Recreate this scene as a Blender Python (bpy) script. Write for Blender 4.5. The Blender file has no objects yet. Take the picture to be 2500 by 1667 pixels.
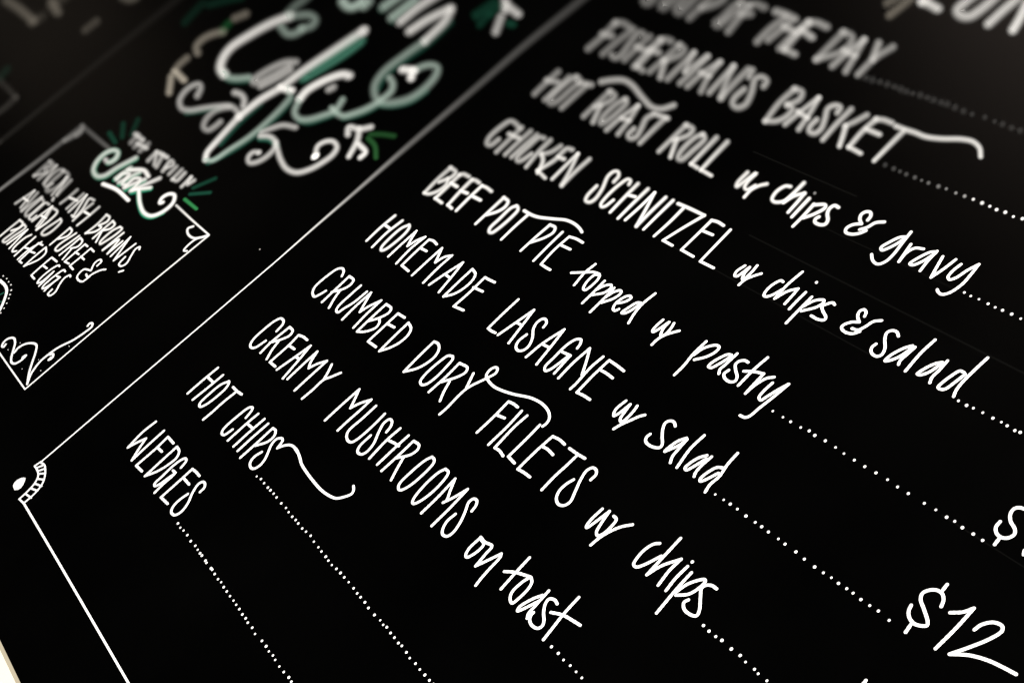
# A black wall menu board lettered by hand with white chalk marker, seen close and obliquely.
# Board coordinates are millimetres: x along the writing, y up the board, h out of the board.
import bpy, math, random
import numpy as np
from mathutils import Matrix, Vector
random.seed(4)
S = bpy.context.scene
col = S.collection
BASE = Vector((0.0, 0.0, 1.6))            # where the board's origin hangs on the wall

def bw(x, y, h):                          # board metres -> world axes
    return Vector((x, -h, y))

# ---------------------------------------------------------------- camera
cd = bpy.data.cameras.new('camera'); cam = bpy.data.objects.new('camera', cd); col.objects.link(cam)
cd.sensor_width = 36.0; cd.lens = 52.135; cd.clip_start = 0.02; cd.clip_end = 100
R_, U_, B_ = (bw(*v) for v in ((0.52014, 0.72912, -0.444791), (-0.378101, 0.663545, 0.64556), (0.765829, -0.167606, 0.620817)))
rot = Matrix((R_, U_, B_)).transposed().to_4x4()
cam.matrix_world = Matrix.Translation(BASE + bw(*(1.35059, 0.17667, 0.7978))) @ rot
cd.dof.use_dof = True
cd.dof.aperture_fstop = 22.0
cd.dof.focus_distance = 1.12
S.camera = cam

# ---------------------------------------------------------------- light and exposure
w = bpy.data.worlds.new('World'); S.world = w; w.use_nodes = True
w.node_tree.nodes['Background'].inputs[0].default_value = (1.0, 0.93, 0.85, 1)
w.node_tree.nodes['Background'].inputs[1].default_value = 0.006

def area(name, pos, aim, size, power, colr):
    ld = bpy.data.lights.new(name, 'AREA'); ld.size = size; ld.energy = power; ld.color = colr
    o = bpy.data.objects.new(name, ld); col.objects.link(o)
    o.location = BASE + bw(*pos)
    o.rotation_euler = (bw(*aim) - bw(*pos)).to_track_quat('-Z', 'Y').to_euler()
    return o
area('room_light', (8.0, 1.6, 7.0), (0.0, 0.3, 0.0), 2.0, 3400, (1.0, 0.972, 0.93))
area('added_sheen_right', (-1.5, 2.9, 1.9), (0.45, 0.9, 0.0), 0.75, 5.5, (1.0, 0.80, 0.68))  # added lamp out of view; its reflection lifts the board's upper right

area('added_sheen_left', (-3.9, 0.6, 1.05), (-0.9, 0.35, 0.0), 0.6, 0.24, (1.0, 0.80, 0.62))  # dim warm lamp, unseen, added to give the upper left a faint sheen

S.view_settings.view_transform = 'Standard'; S.view_settings.look = 'None'
S.view_settings.exposure = 0.0; S.view_settings.gamma = 1.0
S.view_settings.use_curve_mapping = False
S.cycles.transparent_max_bounces = 64
S.cycles.max_bounces = 4
S.cycles.pixel_filter_type = 'BLACKMAN_HARRIS'; S.cycles.filter_width = 1.25
S.cycles.use_denoising = True

# ---------------------------------------------------------------- materials
def new_mat(name):
    m = bpy.data.materials.new(name); m.use_nodes = True
    return m, m.node_tree.nodes, m.node_tree.links

def mat_board():
    m, n, l = new_mat('blackboard_paint')
    p = n['Principled BSDF']
    tc = n.new('ShaderNodeTexCoord')
    no = n.new('ShaderNodeTexNoise'); no.inputs['Scale'].default_value = 5.0; no.inputs['Detail'].default_value = 6
    l.new(tc.outputs['Object'], no.inputs['Vector'])
    cr = n.new('ShaderNodeValToRGB')
    cr.color_ramp.elements[0].position = 0.35; cr.color_ramp.elements[0].color = (0.0001, 0.0001, 0.0001, 1)
    cr.color_ramp.elements[1].position = 0.75; cr.color_ramp.elements[1].color = (0.0005, 0.0005, 0.00045, 1)
    l.new(no.outputs['Fac'], cr.inputs['Fac']); l.new(cr.outputs['Color'], p.inputs['Base Color'])
    mr = n.new('ShaderNodeMapRange'); mr.inputs['To Min'].default_value = 0.27; mr.inputs['To Max'].default_value = 0.36
    l.new(no.outputs['Fac'], mr.inputs['Value']); l.new(mr.outputs['Result'], p.inputs['Roughness'])
    p.inputs['Specular IOR Level'].default_value = 0.10
    return m

def mat_plain(name, c, rough=0.8, var=0.0, scale=30.0):
    m, n, l = new_mat(name)
    p = n['Principled BSDF']; p.inputs['Roughness'].default_value = rough
    p.inputs['Specular IOR Level'].default_value = 0.15
    tc = n.new('ShaderNodeTexCoord')
    no = n.new('ShaderNodeTexNoise'); no.inputs['Scale'].default_value = scale; no.inputs['Detail'].default_value = 5
    l.new(tc.outputs['Object'], no.inputs['Vector'])
    cr = n.new('ShaderNodeValToRGB')
    a = tuple(v * (1 - var) for v in c); b = tuple(min(0.9, v * (1 + var)) for v in c)
    cr.color_ramp.elements[0].color = (*a, 1); cr.color_ramp.elements[1].color = (*b, 1)
    l.new(no.outputs['Fac'], cr.inputs['Fac']); l.new(cr.outputs['Color'], p.inputs['Base Color'])
    return m

INK = {'white': (0.80, 0.79, 0.77), 'grey': (0.33, 0.31, 0.28), 'pale': (0.42, 0.53, 0.47), 'mint': (0.035, 0.21, 0.14), 'leaf': (0.03, 0.11, 0.075),
       'green': (0.010, 0.085, 0.05), 'brightgreen': (0.035, 0.26, 0.08), 'moss': (0.015, 0.075, 0.02), 'halo': (0.015, 0.22, 0.12),
       'tan': (0.52, 0.47, 0.39), 'guide': (0.008, 0.008, 0.007)}
_ink = {}
def ink(name, soft):
    """Marker ink; soft strokes have out-of-focus blur built in as partial alpha (per-point 'cover')."""
    if (name, soft) in _ink: return _ink[(name, soft)]
    m, n, l = new_mat(name + ('_blurred_marker' if soft else '_chalk_marker'))
    p = n['Principled BSDF']; p.inputs['Roughness'].default_value = 0.85
    p.inputs['Specular IOR Level'].default_value = 0.1
    tc = n.new('ShaderNodeTexCoord')
    no = n.new('ShaderNodeTexNoise'); no.inputs['Scale'].default_value = 160.0; no.inputs['Detail'].default_value = 3
    l.new(tc.outputs['Object'], no.inputs['Vector'])
    cr = n.new('ShaderNodeValToRGB'); c = INK[name]
    cr.color_ramp.elements[0].color = (*(v * 0.93 for v in c), 1); cr.color_ramp.elements[1].color = (*(v * 1.03 for v in c), 1)
    l.new(no.outputs['Fac'], cr.inputs['Fac']); l.new(cr.outputs['Color'], p.inputs['Base Color'])
    if soft:
        at = n.new('ShaderNodeAttribute'); at.attribute_name = 'cover'
        l.new(at.outputs['Fac'], p.inputs['Alpha'])
    _ink[(name, soft)] = m
    return m

# ---------------------------------------------------------------- geometry helpers
def mesh_obj(name, verts, faces, m, parent=None, cover=None):
    me = bpy.data.meshes.new(name); me.from_pydata(verts, [], faces); me.materials.append(m)
    if cover is not None:
        at = me.attributes.new('cover', 'FLOAT', 'POINT'); at.data.foreach_set('value', cover)
    me.update()
    for p in me.polygons: p.use_smooth = True
    o = bpy.data.objects.new(name, me); col.objects.link(o)
    if parent: o.parent = parent
    return o

def box(name, x0, x1, y0, y1, h0, h1, m, parent=None, bevel=0.0):
    v = [bw(x / 1000, y / 1000, h / 1000) for h in (h0, h1) for y in (y0, y1) for x in (x0, x1)]
    f = [(0, 1, 3, 2), (4, 6, 7, 5), (0, 4, 5, 1), (2, 3, 7, 6), (0, 2, 6, 4), (1, 5, 7, 3)]
    o = mesh_obj(name, [tuple(a) for a in v], f, m, parent)
    for p in o.data.polygons: p.use_smooth = False
    if bevel:
        b = o.modifiers.new('bevel', 'BEVEL'); b.width = bevel / 1000; b.segments = 2
    return o

def empty(name, parent=None):
    o = bpy.data.objects.new(name, None); o.empty_display_size = 0.1; col.objects.link(o)
    if parent: o.parent = parent
    return o

def catmull(P, step):
    if len(P) < 2: return P
    if len(P) == 2:
        n = max(2, int(np.linalg.norm(P[1] - P[0]) / step) + 1)
        t = np.linspace(0, 1, n)[:, None]
        return P[0] * (1 - t) + P[1] * t
    Q = np.vstack([2 * P[0] - P[1], P, 2 * P[-1] - P[-2]])
    out = []
    for i in range(1, len(Q) - 2):
        p0, p1, p2, p3 = Q[i - 1], Q[i], Q[i + 1], Q[i + 2]
        d0, d1, d2 = (max(1e-6, np.linalg.norm(b - a)) ** 0.5 for a, b in ((p0, p1), (p1, p2), (p2, p3)))
        m1 = (p1 - p0) / d0 - (p2 - p0) / (d0 + d1) + (p2 - p1) / d1
        m2 = (p2 - p1) / d1 - (p3 - p1) / (d1 + d2) + (p3 - p2) / d2
        m1 *= d1; m2 *= d1
        n = max(2, int(np.linalg.norm(p2 - p1) / step) + 1)
        for t in np.linspace(0, 1, n, endpoint=False):
            t2, t3 = t * t, t * t * t
            out.append((2 * t3 - 3 * t2 + 1) * p1 + (t3 - 2 * t2 + t) * m1 + (-2 * t3 + 3 * t2) * p2 + (t3 - t2) * m2)
    out.append(P[-1])
    return np.array(out)

class Ink:
    """Collects the strokes of one word: each a ribbon swept by an elliptical nib, slightly domed like dried marker paint."""
    def __init__(s, level=0.06): s.v, s.f, s.c, s.k, s.soft, s.level = [], [], [], 0, False, level
    def stroke(s, text):
        fields = text.split('|')
        pts, cor = [], []
        for t in fields[0].split():
            c = t.endswith('c'); pts.append([float(q) for q in t.rstrip('c').split(',')]); cor.append(c)
        nibs = [[float(q) for q in f.split(',')] for f in fields[1:]]
        P = np.array(pts)
        soft = len(nibs[0]) > 3; s.soft |= soft
        if len(P) == 1:
            N = np.array(nibs); N[:, :3] *= random.uniform(0.74, 1.06)   # no two dots pressed alike
            s.piece(P, N, soft); return
        N = np.array(nibs)
        if len(N) != len(P):                          # one nib for the whole stroke, or one at each end
            L = np.concatenate([[0], np.cumsum(np.linalg.norm(np.diff(P, axis=0), axis=1))]); L /= L[-1]
            N = N[0] + (N[-1] - N[0]) * L[:, None]
        i = 0
        for j in range(1, len(P)):
            if cor[j] or j == len(P) - 1:
                s.piece(P[i:j + 1], N[i:j + 1], soft); i = j
    def piece(s, P, N, soft):
        nm = N.mean(axis=0)
        Mm = np.array([[nm[0], nm[1]], [nm[1], nm[2]]])
        Q = P @ np.linalg.inv(Mm).T                   # nib space: the nib is the unit disc
        if len(Q) == 1: Q = np.array([Q[0] - (0.0, 0.06), Q[0] + (0.0, 0.06)]); N = np.array([N[0], N[0]])
        cum = lambda A: np.concatenate([[0], np.cumsum(np.linalg.norm(np.diff(A, axis=0), axis=1))])
        C = catmull(Q, 0.45 if not soft else 0.4)
        if soft and len(C) > 4:                       # a stroke widened by built-in blur cannot turn tighter than its nib
            for _ in range(4): C[1:-1] = C[1:-1] * 0.5 + (C[:-2] + C[2:]) * 0.25
        T = np.gradient(C, axis=0); T /= np.maximum(1e-9, np.linalg.norm(T, axis=1))[:, None]
        lq, lc = cum(Q), cum(C); lc *= lq[-1] / max(1e-9, lc[-1])
        NC = np.stack([np.interp(lc, lq, N[:, c]) for c in range(N.shape[1])], 1)
        rows = []
        th = [math.radians(a) for a in ((75, 50, 25) if not soft else (80, 60, 40, 20))]
        for a in th: rows.append((C[0], T[0], math.cos(a), math.sin(a), -1, NC[0]))
        for i in range(len(C)): rows.append((C[i], T[i], 1.0, 0.0, 0, NC[i]))
        for a in reversed(th): rows.append((C[-1], T[-1], math.cos(a), math.sin(a), 1, NC[-1]))
        cross = (-1, -0.6, 0, 0.6, 1) if not soft else (-1, -0.82, -0.64, -0.45, -0.22, 0, 0.22, 0.45, 0.64, 0.82, 1)
        nc = len(cross); v0 = len(s.v)
        lift = s.level + 0.012 * (s.k % 14); s.k += 1
        ph = random.random() * 9; wob = 0.0 if soft else (0.05 if len(rows) < 90 else 0.02)
        for r, (c, t, cw, al, sg, nib) in enumerate(rows):
            k = nib[3] if soft else 0.0
            Rm = 1.0 + 1.1 * k                        # the soft edge reaches past the nib
            M = np.array([[nib[0], nib[1]], [nib[1], nib[2]]])
            nrm = np.array([-t[1], t[0]])
            base = Mm @ c + M @ (t * sg * al * Rm)    # path point, mm
            wr = 1 + wob * math.sin(ph + r * 0.9) + (random.random() - 0.5) * wob
            for q in cross:
                p = base + M @ (nrm * q * cw * Rm * wr)
                rad = math.sqrt(al * al + (q * cw) ** 2) * Rm
                hgt = lift + s.level * max(0.0, 1 - (rad / Rm) ** 2)
                s.v.append((p[0] / 1000, -hgt / 1000, p[1] / 1000))
                if soft:
                    x = (Rm - rad) / max(1e-3, min(Rm, 2.2 * k)); x = min(1, max(0, x))
                    s.c.append(nib[4] * (x * x * (3 - 2 * x)) ** 1.8)
                else: s.c.append(1.0)
        for r in range(len(rows) - 1):
            for q in range(nc - 1):
                a = v0 + r * nc + q
                s.f.append((a, a + 1, a + nc + 1, a + nc))
    def build(s, name, colour, parent):
        return mesh_obj(name, s.v, s.f, ink(colour, s.soft), parent, s.c if s.soft else None)

# ---------------------------------------------------------------- setting: the wall
wall = box('wall', -3600, 2400, -1500, 1500, -60, -7, mat_plain('cream_wall_paint', (0.66, 0.62, 0.50), 0.9, 0.05, 8.0))
wall.location = BASE
wall['kind'] = 'structure'; wall['label'] = 'cream painted wall behind and below the black board'; wall['category'] = 'wall'

# ---------------------------------------------------------------- the menu board
board = empty('menu_board'); board.location = BASE
board['label'] = 'black menu board hand lettered in white chalk marker with green details'
board['category'] = 'menu board'
box('panel', -2400, 1500, -113.9, 1250, -6.9, 0.0, mat_board(), board)
box('edge_trim', -2400, 1500, -117.7, -114.0, -6.9, 0.4, mat_plain('grey_edge_strip', (0.34, 0.30, 0.22), 0.6, 0.08, 60.0), board, 0.3)

STROKES = {
('wedges', 'WEDGES', 'white'): """85.7,113.7 84.2,97.5 87.5,77.4c 91.6,87.1 96.8,96.4c 102.7,84.4 109.5,73.2c 108.3,92.5 107.7,114.3|1.69,0.01,1.33|1.68,0.01,1.32
135.3,113.9 120.4,113.6c 121.8,99.7 121.5,73.6c 135.8,74.8|1.66,0.01,1.32|1.66,0.02,1.31
121.8,99.7 133.0,100.6|1.67,0.02,1.32|1.66,0.02,1.32
143.7,114.4 144.3,95.0 145.1,74.4c|1.66,0.01,1.32|1.66,0.02,1.31
143.7,114.4 152.3,113.3 157.3,107.8 156.7,97.2 152.9,86.1 145.1,74.4|1.66,0.01,1.32|1.66,0.02,1.31
174.7,105.4 172.0,113.0 168.1,113.8 165.2,110.0 163.8,100.4 164.7,87.3 165.8,77.2 168.8,76.3 171.6,80.4 173.2,88.6 175.1,98.5c 169.3,98.0|1.64,0.01,1.31|1.64,0.02,1.31
175.1,98.5 175.8,92.5 175.7,82.4 176.8,72.4|1.64,0.02,1.31|1.64,0.02,1.30
204.9,113.8 196.0,113.6 188.6,112.6c 189.0,94.1 189.1,74.6c 204.2,76.0|1.62,0.01,1.30|1.62,0.02,1.30
189.7,101.4 203.8,101.8|1.63,0.02,1.30|1.62,0.02,1.30
224.2,105.2 223.5,110.7 219.1,113.4 215.1,112.8 213.2,108.7 217.0,100.1 225.0,90.1 227.7,80.9 224.6,74.9 217.9,74.2 213.4,78.1 212.0,86.2 213.8,95.6|1.61,0.02,1.30""",
('hotchips', 'HOT', 'white'): """86.3,193.2 85.2,174.7 85.1,154.6|1.70,-0.01,1.34|1.70,0.00,1.33
102.4,191.8 101.5,173.7 99.9,154.4|1.69,-0.01,1.33|1.69,0.00,1.33
87.3,179.8 100.7,180.1|1.70,-0.01,1.33|1.69,-0.01,1.33
117.9,191.9 112.9,184.3 111.8,171.5 113.6,156.7 118.0,155.3 121.7,160.2 124.0,173.6 123.2,186.0 119.6,191.4 117.2,191.8|1.68,-0.01,1.33
130.4,191.1 139.4,191.2 149.9,192.3|1.67,-0.01,1.33|1.66,-0.01,1.32
140.2,190.2 138.8,174.4 139.1,161.1 138.5,149.6|1.67,-0.01,1.32|1.66,0.00,1.32""",
('hotchips', 'CHIPS', 'white'): """184.0,180.4 181.1,189.2 178.4,191.2 174.9,189.1 172.7,176.0 173.5,157.5 177.3,154.1 181.4,154.9 183.8,164.0|1.64,-0.00,1.31
192.6,191.2 191.9,179.2 192.2,154.1|1.63,-0.01,1.31|1.63,0.00,1.31
205.6,192.1 205.1,173.8 205.6,154.5|1.63,-0.01,1.31|1.62,0.00,1.31
194.3,177.8 204.6,178.5|1.63,-0.00,1.31
215.2,191.6 214.9,171.4 215.4,154.7|1.62,-0.01,1.31|1.62,0.00,1.30
225.5,191.9 226.1,170.7 226.2,152.4|1.61,-0.01,1.31|1.61,0.00,1.30
225.5,191.9 231.2,192.3 236.0,188.3 236.1,180.6 228.0,169.8|1.61,-0.01,1.31|1.61,-0.00,1.30
241.8,170.2 239.7,162.5 242.0,156.4 247.6,153.8 252.6,154.9 255.2,160.8 253.4,167.9 242.9,182.1 242.3,188.1 246.5,191.5 250.0,190.9 253.4,182.8c 257.1,188.4 263.3,193.1 273.8,194.3 285.0,191.9 295.1,188.9 309.1,187.2 323.9,186.3 341.5,186.1 355.0,187.9 363.1,190.4 367.2,193.9 372.8,202.5 371.0,205.8 366.7,208.1|1.60,-0.00,1.30|1.53,-0.01,1.28
272.2,193.9 282.2,192.8 291.7,190.1|1.59,-0.01,1.30|1.57,-0.00,1.29""",
('hotchips', 'dots', 'white'): """264.3,152.6|1.54,0.00,1.25
271.5,153.9|1.54,0.00,1.25
279.2,153.6|1.53,0.00,1.25
287.7,153.6|1.53,0.00,1.25
293.2,153.7|1.52,0.00,1.25
300.0,153.9|1.52,0.00,1.25
306.9,153.7|1.51,0.00,1.24
317.6,153.4|1.51,0.00,1.24
326.8,153.9|1.50,0.00,1.24
333.7,153.2|1.50,0.01,1.24
341.7,153.0|1.49,0.01,1.24
348.2,153.4|1.49,0.01,1.24
354.0,153.1|1.49,0.01,1.23
362.6,152.8|1.48,0.01,1.23
369.0,153.5|1.48,0.01,1.23
377.2,154.2|1.47,0.01,1.23
385.7,153.0|1.47,0.01,1.23
395.0,152.8|1.46,0.01,1.22
401.7,152.4|1.46,0.01,1.22
410.2,152.3|1.45,0.01,1.22
416.1,151.8|1.45,0.01,1.22
423.1,151.6|1.44,0.01,1.22
430.4,152.4|1.44,0.01,1.22
437.5,152.7|1.43,0.01,1.21
444.5,152.7|1.43,0.01,1.21
452.4,152.8|1.42,0.01,1.21
461.7,152.6|1.42,0.01,1.21
468.9,152.1|1.41,0.01,1.21
474.8,152.2|1.41,0.01,1.21
482.5,152.1|1.40,0.01,1.20
490.0,151.3|1.40,0.01,1.20
500.4,151.3|1.39,0.01,1.20
509.2,152.0|1.39,0.01,1.20
515.1,151.4|1.38,0.01,1.20
519.7,152.3|1.38,0.01,1.19
527.1,151.6|1.38,0.01,1.19
533.6,151.5|1.37,0.01,1.19
540.7,151.1|1.37,0.01,1.19
545.4,151.7|1.36,0.01,1.19
553.7,151.1|1.36,0.01,1.19
560.4,150.2|1.36,0.01,1.18
568.6,150.8|1.35,0.01,1.18
575.8,150.3|1.35,0.01,1.18
583.3,150.5|1.34,0.01,1.18
590.3,150.5|1.34,0.01,1.18
595.6,150.9|1.33,0.01,1.18""",
('mushrooms', 'CREAMY', 'white'): """106.8,259.2 104.4,268.7 100.7,271.4 94.3,271.3 90.6,265.8 88.9,251.5 90.0,237.3 93.7,231.6 98.3,230.3 103.1,232.6 106.8,245.0|1.69,-0.03,1.34|1.69,-0.02,1.34
116.5,270.9 115.1,246.1 116.9,233.0|1.69,-0.03,1.34|1.68,-0.02,1.33
116.5,270.9 125.5,270.1 127.9,265.0 124.2,257.5 114.4,246.5|1.69,-0.03,1.34|1.69,-0.02,1.34
122.7,253.6 126.6,242.7 132.6,232.9|1.68,-0.02,1.34|1.67,-0.02,1.33
154.4,273.1 145.8,272.8 138.0,271.0c 139.9,257.2 140.1,233.0c 152.2,233.6|1.66,-0.03,1.33|1.66,-0.02,1.33
139.9,257.2 151.5,258.3|1.67,-0.03,1.33|1.66,-0.03,1.33
158.1,232.6 162.5,254.4 165.6,271.2c 169.9,255.6 175.9,230.6|1.66,-0.02,1.33|1.65,-0.02,1.32
163.5,253.8 169.3,254.6|1.66,-0.02,1.33|1.65,-0.02,1.33
181.9,233.3 180.8,252.3 180.5,271.5c 186.7,259.5 191.8,254.4c 195.6,262.5 202.6,271.0c 202.9,250.6 203.5,230.5|1.64,-0.02,1.32|1.63,-0.02,1.32
212.1,271.7 217.6,263.7 221.3,256.5|1.63,-0.03,1.32|1.62,-0.02,1.32
231.7,271.6 226.5,263.2 221.9,256.1 222.1,242.5 221.4,229.8|1.61,-0.03,1.31|1.62,-0.02,1.31""",
('mushrooms', 'MUSHROOMS', 'white'): """270.2,230.5 269.7,248.6 269.8,271.9c 276.8,262.1 281.9,254.1c 286.1,262.9 293.5,272.3c 294.0,259.4 293.7,244.7 294.0,232.1|1.59,-0.02,1.30|1.57,-0.02,1.30
304.9,271.0 305.2,255.3 305.0,238.8 308.6,234.2 315.7,231.9 320.3,233.5 322.5,238.9 323.2,255.6 321.9,271.1|1.57,-0.03,1.30|1.56,-0.02,1.29
342.5,260.4 340.4,267.1 336.3,270.6 332.1,270.4 330.8,264.5 335.7,255.4 342.7,245.1 344.4,236.2 341.9,231.7 336.1,230.9 332.2,235.0 331.2,248.9|1.55,-0.02,1.29
351.6,270.8 351.0,255.7 353.6,234.0|1.54,-0.02,1.29|1.54,-0.01,1.28
366.5,271.1 366.3,259.5 367.0,235.0|1.53,-0.02,1.28|1.53,-0.01,1.28
353.5,256.6 360.9,258.1 368.2,259.0|1.54,-0.02,1.29|1.53,-0.02,1.28
376.5,270.6 377.1,251.4 377.1,233.8|1.52,-0.02,1.28|1.52,-0.01,1.28
376.5,270.6 385.4,271.1 388.6,267.3 387.2,260.5 377.2,249.5|1.52,-0.02,1.28
383.9,254.2 388.8,244.1 394.5,233.9|1.52,-0.02,1.28|1.51,-0.01,1.27
408.2,271.2 405.6,265.3 404.3,249.7 405.7,235.9 409.7,232.9 412.4,233.5 415.8,240.1 417.1,255.6 415.3,268.4 412.3,270.9 408.0,271.1|1.50,-0.02,1.27
431.0,271.3 428.5,265.6 428.1,250.8 431.3,236.1 434.1,232.9 436.2,233.2 439.3,239.0 441.1,253.9 438.4,268.4 436.0,271.2 430.8,271.2|1.49,-0.02,1.27
450.6,232.0 449.9,250.5 447.8,270.8c 454.2,261.4 460.0,253.0 459.1,250.1c 462.8,257.9 467.4,271.4c 469.3,252.5 470.3,230.6|1.47,-0.01,1.26|1.46,-0.01,1.25
489.6,260.8 488.0,266.4 484.7,269.6 480.7,269.1 479.5,264.9 485.1,256.6 490.3,247.5 492.9,237.9 491.1,233.0 486.0,231.9 481.8,235.0 478.6,241.8 479.1,250.3|1.45,-0.02,1.25|1.46,-0.02,1.25""",
('mushrooms', 'on', 'white'): """518.3,250.4 518.1,246.1 518.4,238.2 521.1,233.0 523.8,232.4 526.2,237.2 527.1,244.3 525.9,248.6 519.9,249.8|1.43,-0.01,1.25|1.43,-0.01,1.24
517.9,250.9 524.8,250.3 533.6,251.8 535.2,244.2 537.2,232.3c 540.6,239.4 546.6,252.5c 548.4,250.1 549.7,238.4 550.9,229.0 552.4,222.1|1.43,-0.01,1.25|1.41,-0.01,1.23""",
('mushrooms', 'toast', 'white'): """570.0,264.9 571.3,250.0 573.2,233.4|1.40,-0.02,1.23|1.39,-0.01,1.23
562.4,244.4 570.6,249.5 585.1,254.9c 583.1,247.9 583.5,237.0 587.8,232.4 591.5,231.8 592.5,236.9 592.1,247.7 589.8,252.8 585.9,254.9|1.40,-0.01,1.23|1.39,-0.01,1.23
606.6,251.2 602.5,244.4 599.2,233.1 600.8,230.5 602.8,233.6 608.2,246.4|1.37,-0.01,1.22
607.7,256.7 609.1,242.7 610.1,234.7 612.5,231.6|1.37,-0.01,1.22
622.6,254.0 618.1,254.8 613.8,252.7 614.3,248.7 619.5,242.8 625.5,238.7 627.9,235.1 626.3,231.6 620.2,230.4 615.3,232.1 612.9,235.2 612.6,237.8|1.36,-0.01,1.22|1.37,-0.01,1.22
632.4,268.0 633.7,252.3 636.1,239.2 638.0,228.9|1.36,-0.02,1.22|1.35,-0.01,1.21
624.2,246.5 634.1,251.0 643.7,252.9 652.1,254.2|1.36,-0.01,1.22|1.34,-0.01,1.21""",
('mushrooms', 'dots', 'white'): """647.9,229.4|1.30,-0.01,1.17
656.6,229.5|1.30,-0.01,1.17
664.2,228.8|1.29,-0.00,1.17
672.0,229.3|1.29,-0.00,1.17
679.6,229.1|1.28,-0.00,1.16
686.9,228.9|1.28,-0.00,1.16""",
('dory', 'CRUMBED', 'white'): """109.9,343.3 105.9,348.0 100.3,349.8 94.8,346.7 91.8,335.8 92.0,317.6 97.2,311.7 104.8,309.8 107.9,314.2 110.6,321.7|1.69,-0.05,1.35|1.69,-0.04,1.35
118.9,348.0 120.2,327.9 121.3,310.6|1.69,-0.05,1.35|1.68,-0.04,1.34
118.9,348.0 129.1,347.5 131.7,341.9 128.7,334.0 119.3,324.3|1.69,-0.05,1.35|1.69,-0.04,1.35
127.0,331.6 130.8,321.9 137.3,310.7|1.68,-0.05,1.35|1.67,-0.04,1.34
145.0,347.8 145.1,332.7 146.1,317.9 149.2,313.4 153.5,313.0 155.5,319.9 158.8,330.1 159.9,346.8|1.67,-0.05,1.34|1.66,-0.05,1.34
167.8,310.4 165.9,328.6 166.0,348.6c 171.1,339.1 178.0,326.9c 180.7,336.0 187.4,348.7c 188.3,328.8 190.7,311.4|1.66,-0.04,1.33|1.64,-0.04,1.33
197.6,348.9 198.1,328.2 199.3,311.0|1.64,-0.05,1.33|1.64,-0.04,1.33
197.6,348.9 208.1,348.7 211.0,344.3 207.1,334.7 199.3,325.6|1.64,-0.05,1.33|1.64,-0.04,1.33
207.9,333.6 212.3,331.6 215.2,325.9 212.3,319.8 206.2,314.1 199.6,310.8|1.63,-0.04,1.33|1.64,-0.04,1.33
234.1,349.7 221.9,348.8c 222.6,329.3 223.3,310.5c 238.4,311.2|1.62,-0.05,1.33|1.61,-0.04,1.32
222.1,334.9 234.5,336.4|1.62,-0.04,1.33|1.62,-0.04,1.32
243.9,348.1 244.9,328.6 246.6,310.8|1.61,-0.05,1.32|1.61,-0.04,1.32
243.9,348.1 253.0,345.6 257.6,339.5 258.0,329.6 253.8,319.3 246.7,310.4|1.61,-0.05,1.32|1.61,-0.04,1.32""",
('dory', 'DORY', 'white'): """291.7,349.1 292.8,329.9 294.7,310.7|1.58,-0.05,1.31|1.58,-0.04,1.31
291.7,349.1 298.2,349.9 304.7,346.7 308.7,339.9 308.4,330.6 304.4,320.6 295.0,310.4|1.58,-0.05,1.31|1.58,-0.04,1.31
326.1,349.2 321.0,347.0 319.0,338.9 318.8,321.4 321.6,313.4 326.6,312.0 330.4,315.2 332.2,325.2 331.2,337.0 328.8,347.4 325.9,349.1|1.56,-0.04,1.31
339.7,348.2 341.0,331.8 340.8,311.2|1.55,-0.04,1.30|1.55,-0.03,1.30
339.7,348.2 352.0,349.2 354.9,344.8 352.3,337.9 342.6,325.3|1.55,-0.04,1.30
349.4,330.0 355.3,318.7 360.5,311.4|1.54,-0.04,1.30|1.54,-0.03,1.29
363.4,348.7 371.5,334.9|1.54,-0.04,1.30|1.53,-0.04,1.29
373.5,302.5 373.8,309.6 372.5,334.2 380.2,352.1 383.5,360.8 381.0,364.7 377.6,364.9 375.1,360.5 377.2,354.4 384.1,351.8 394.5,350.7 405.9,352.3 419.5,355.9 439.6,362.8 455.5,364.2 466.9,361.7 472.4,357.6 473.9,353.5 473.4,349.8|1.53,-0.03,1.29|1.47,-0.04,1.27""",
('dory', 'FILLETS', 'white'): """435.4,349.4 429.4,349.5 422.2,348.4c 423.7,329.2 423.9,311.3|1.49,-0.04,1.28|1.50,-0.03,1.28
423.5,333.0 434.3,335.4|1.50,-0.04,1.28|1.49,-0.04,1.28
442.2,349.0 444.3,331.2 444.9,309.8|1.49,-0.04,1.28|1.48,-0.03,1.27
451.0,348.7 450.5,335.1 452.8,311.3c 459.5,311.8 467.1,310.5|1.48,-0.04,1.28|1.47,-0.03,1.27
469.9,349.2 471.0,335.4 471.8,312.9c 482.7,312.0|1.47,-0.04,1.27|1.46,-0.03,1.26
506.4,349.3 498.4,349.7 490.1,348.4c 489.5,329.9 490.2,310.1c 498.2,311.1 506.6,311.5|1.44,-0.04,1.26|1.44,-0.03,1.26
490.9,336.9 497.7,337.6 506.0,336.9|1.45,-0.04,1.26|1.44,-0.04,1.26
513.4,349.2 523.9,349.6 533.7,350.5|1.44,-0.04,1.26|1.43,-0.04,1.26
525.2,348.6 525.3,337.3 525.1,324.0 526.2,309.8|1.43,-0.04,1.26|1.43,-0.03,1.25
554.7,340.2 554.3,346.2 551.1,348.8 546.8,348.7 544.5,343.9 547.3,335.1 552.4,325.6 556.7,316.8 554.8,311.6 549.9,309.8 543.8,312.2 540.0,318.4 540.0,326.1 541.8,332.0|1.41,-0.03,1.25|1.42,-0.03,1.25""",
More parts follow.
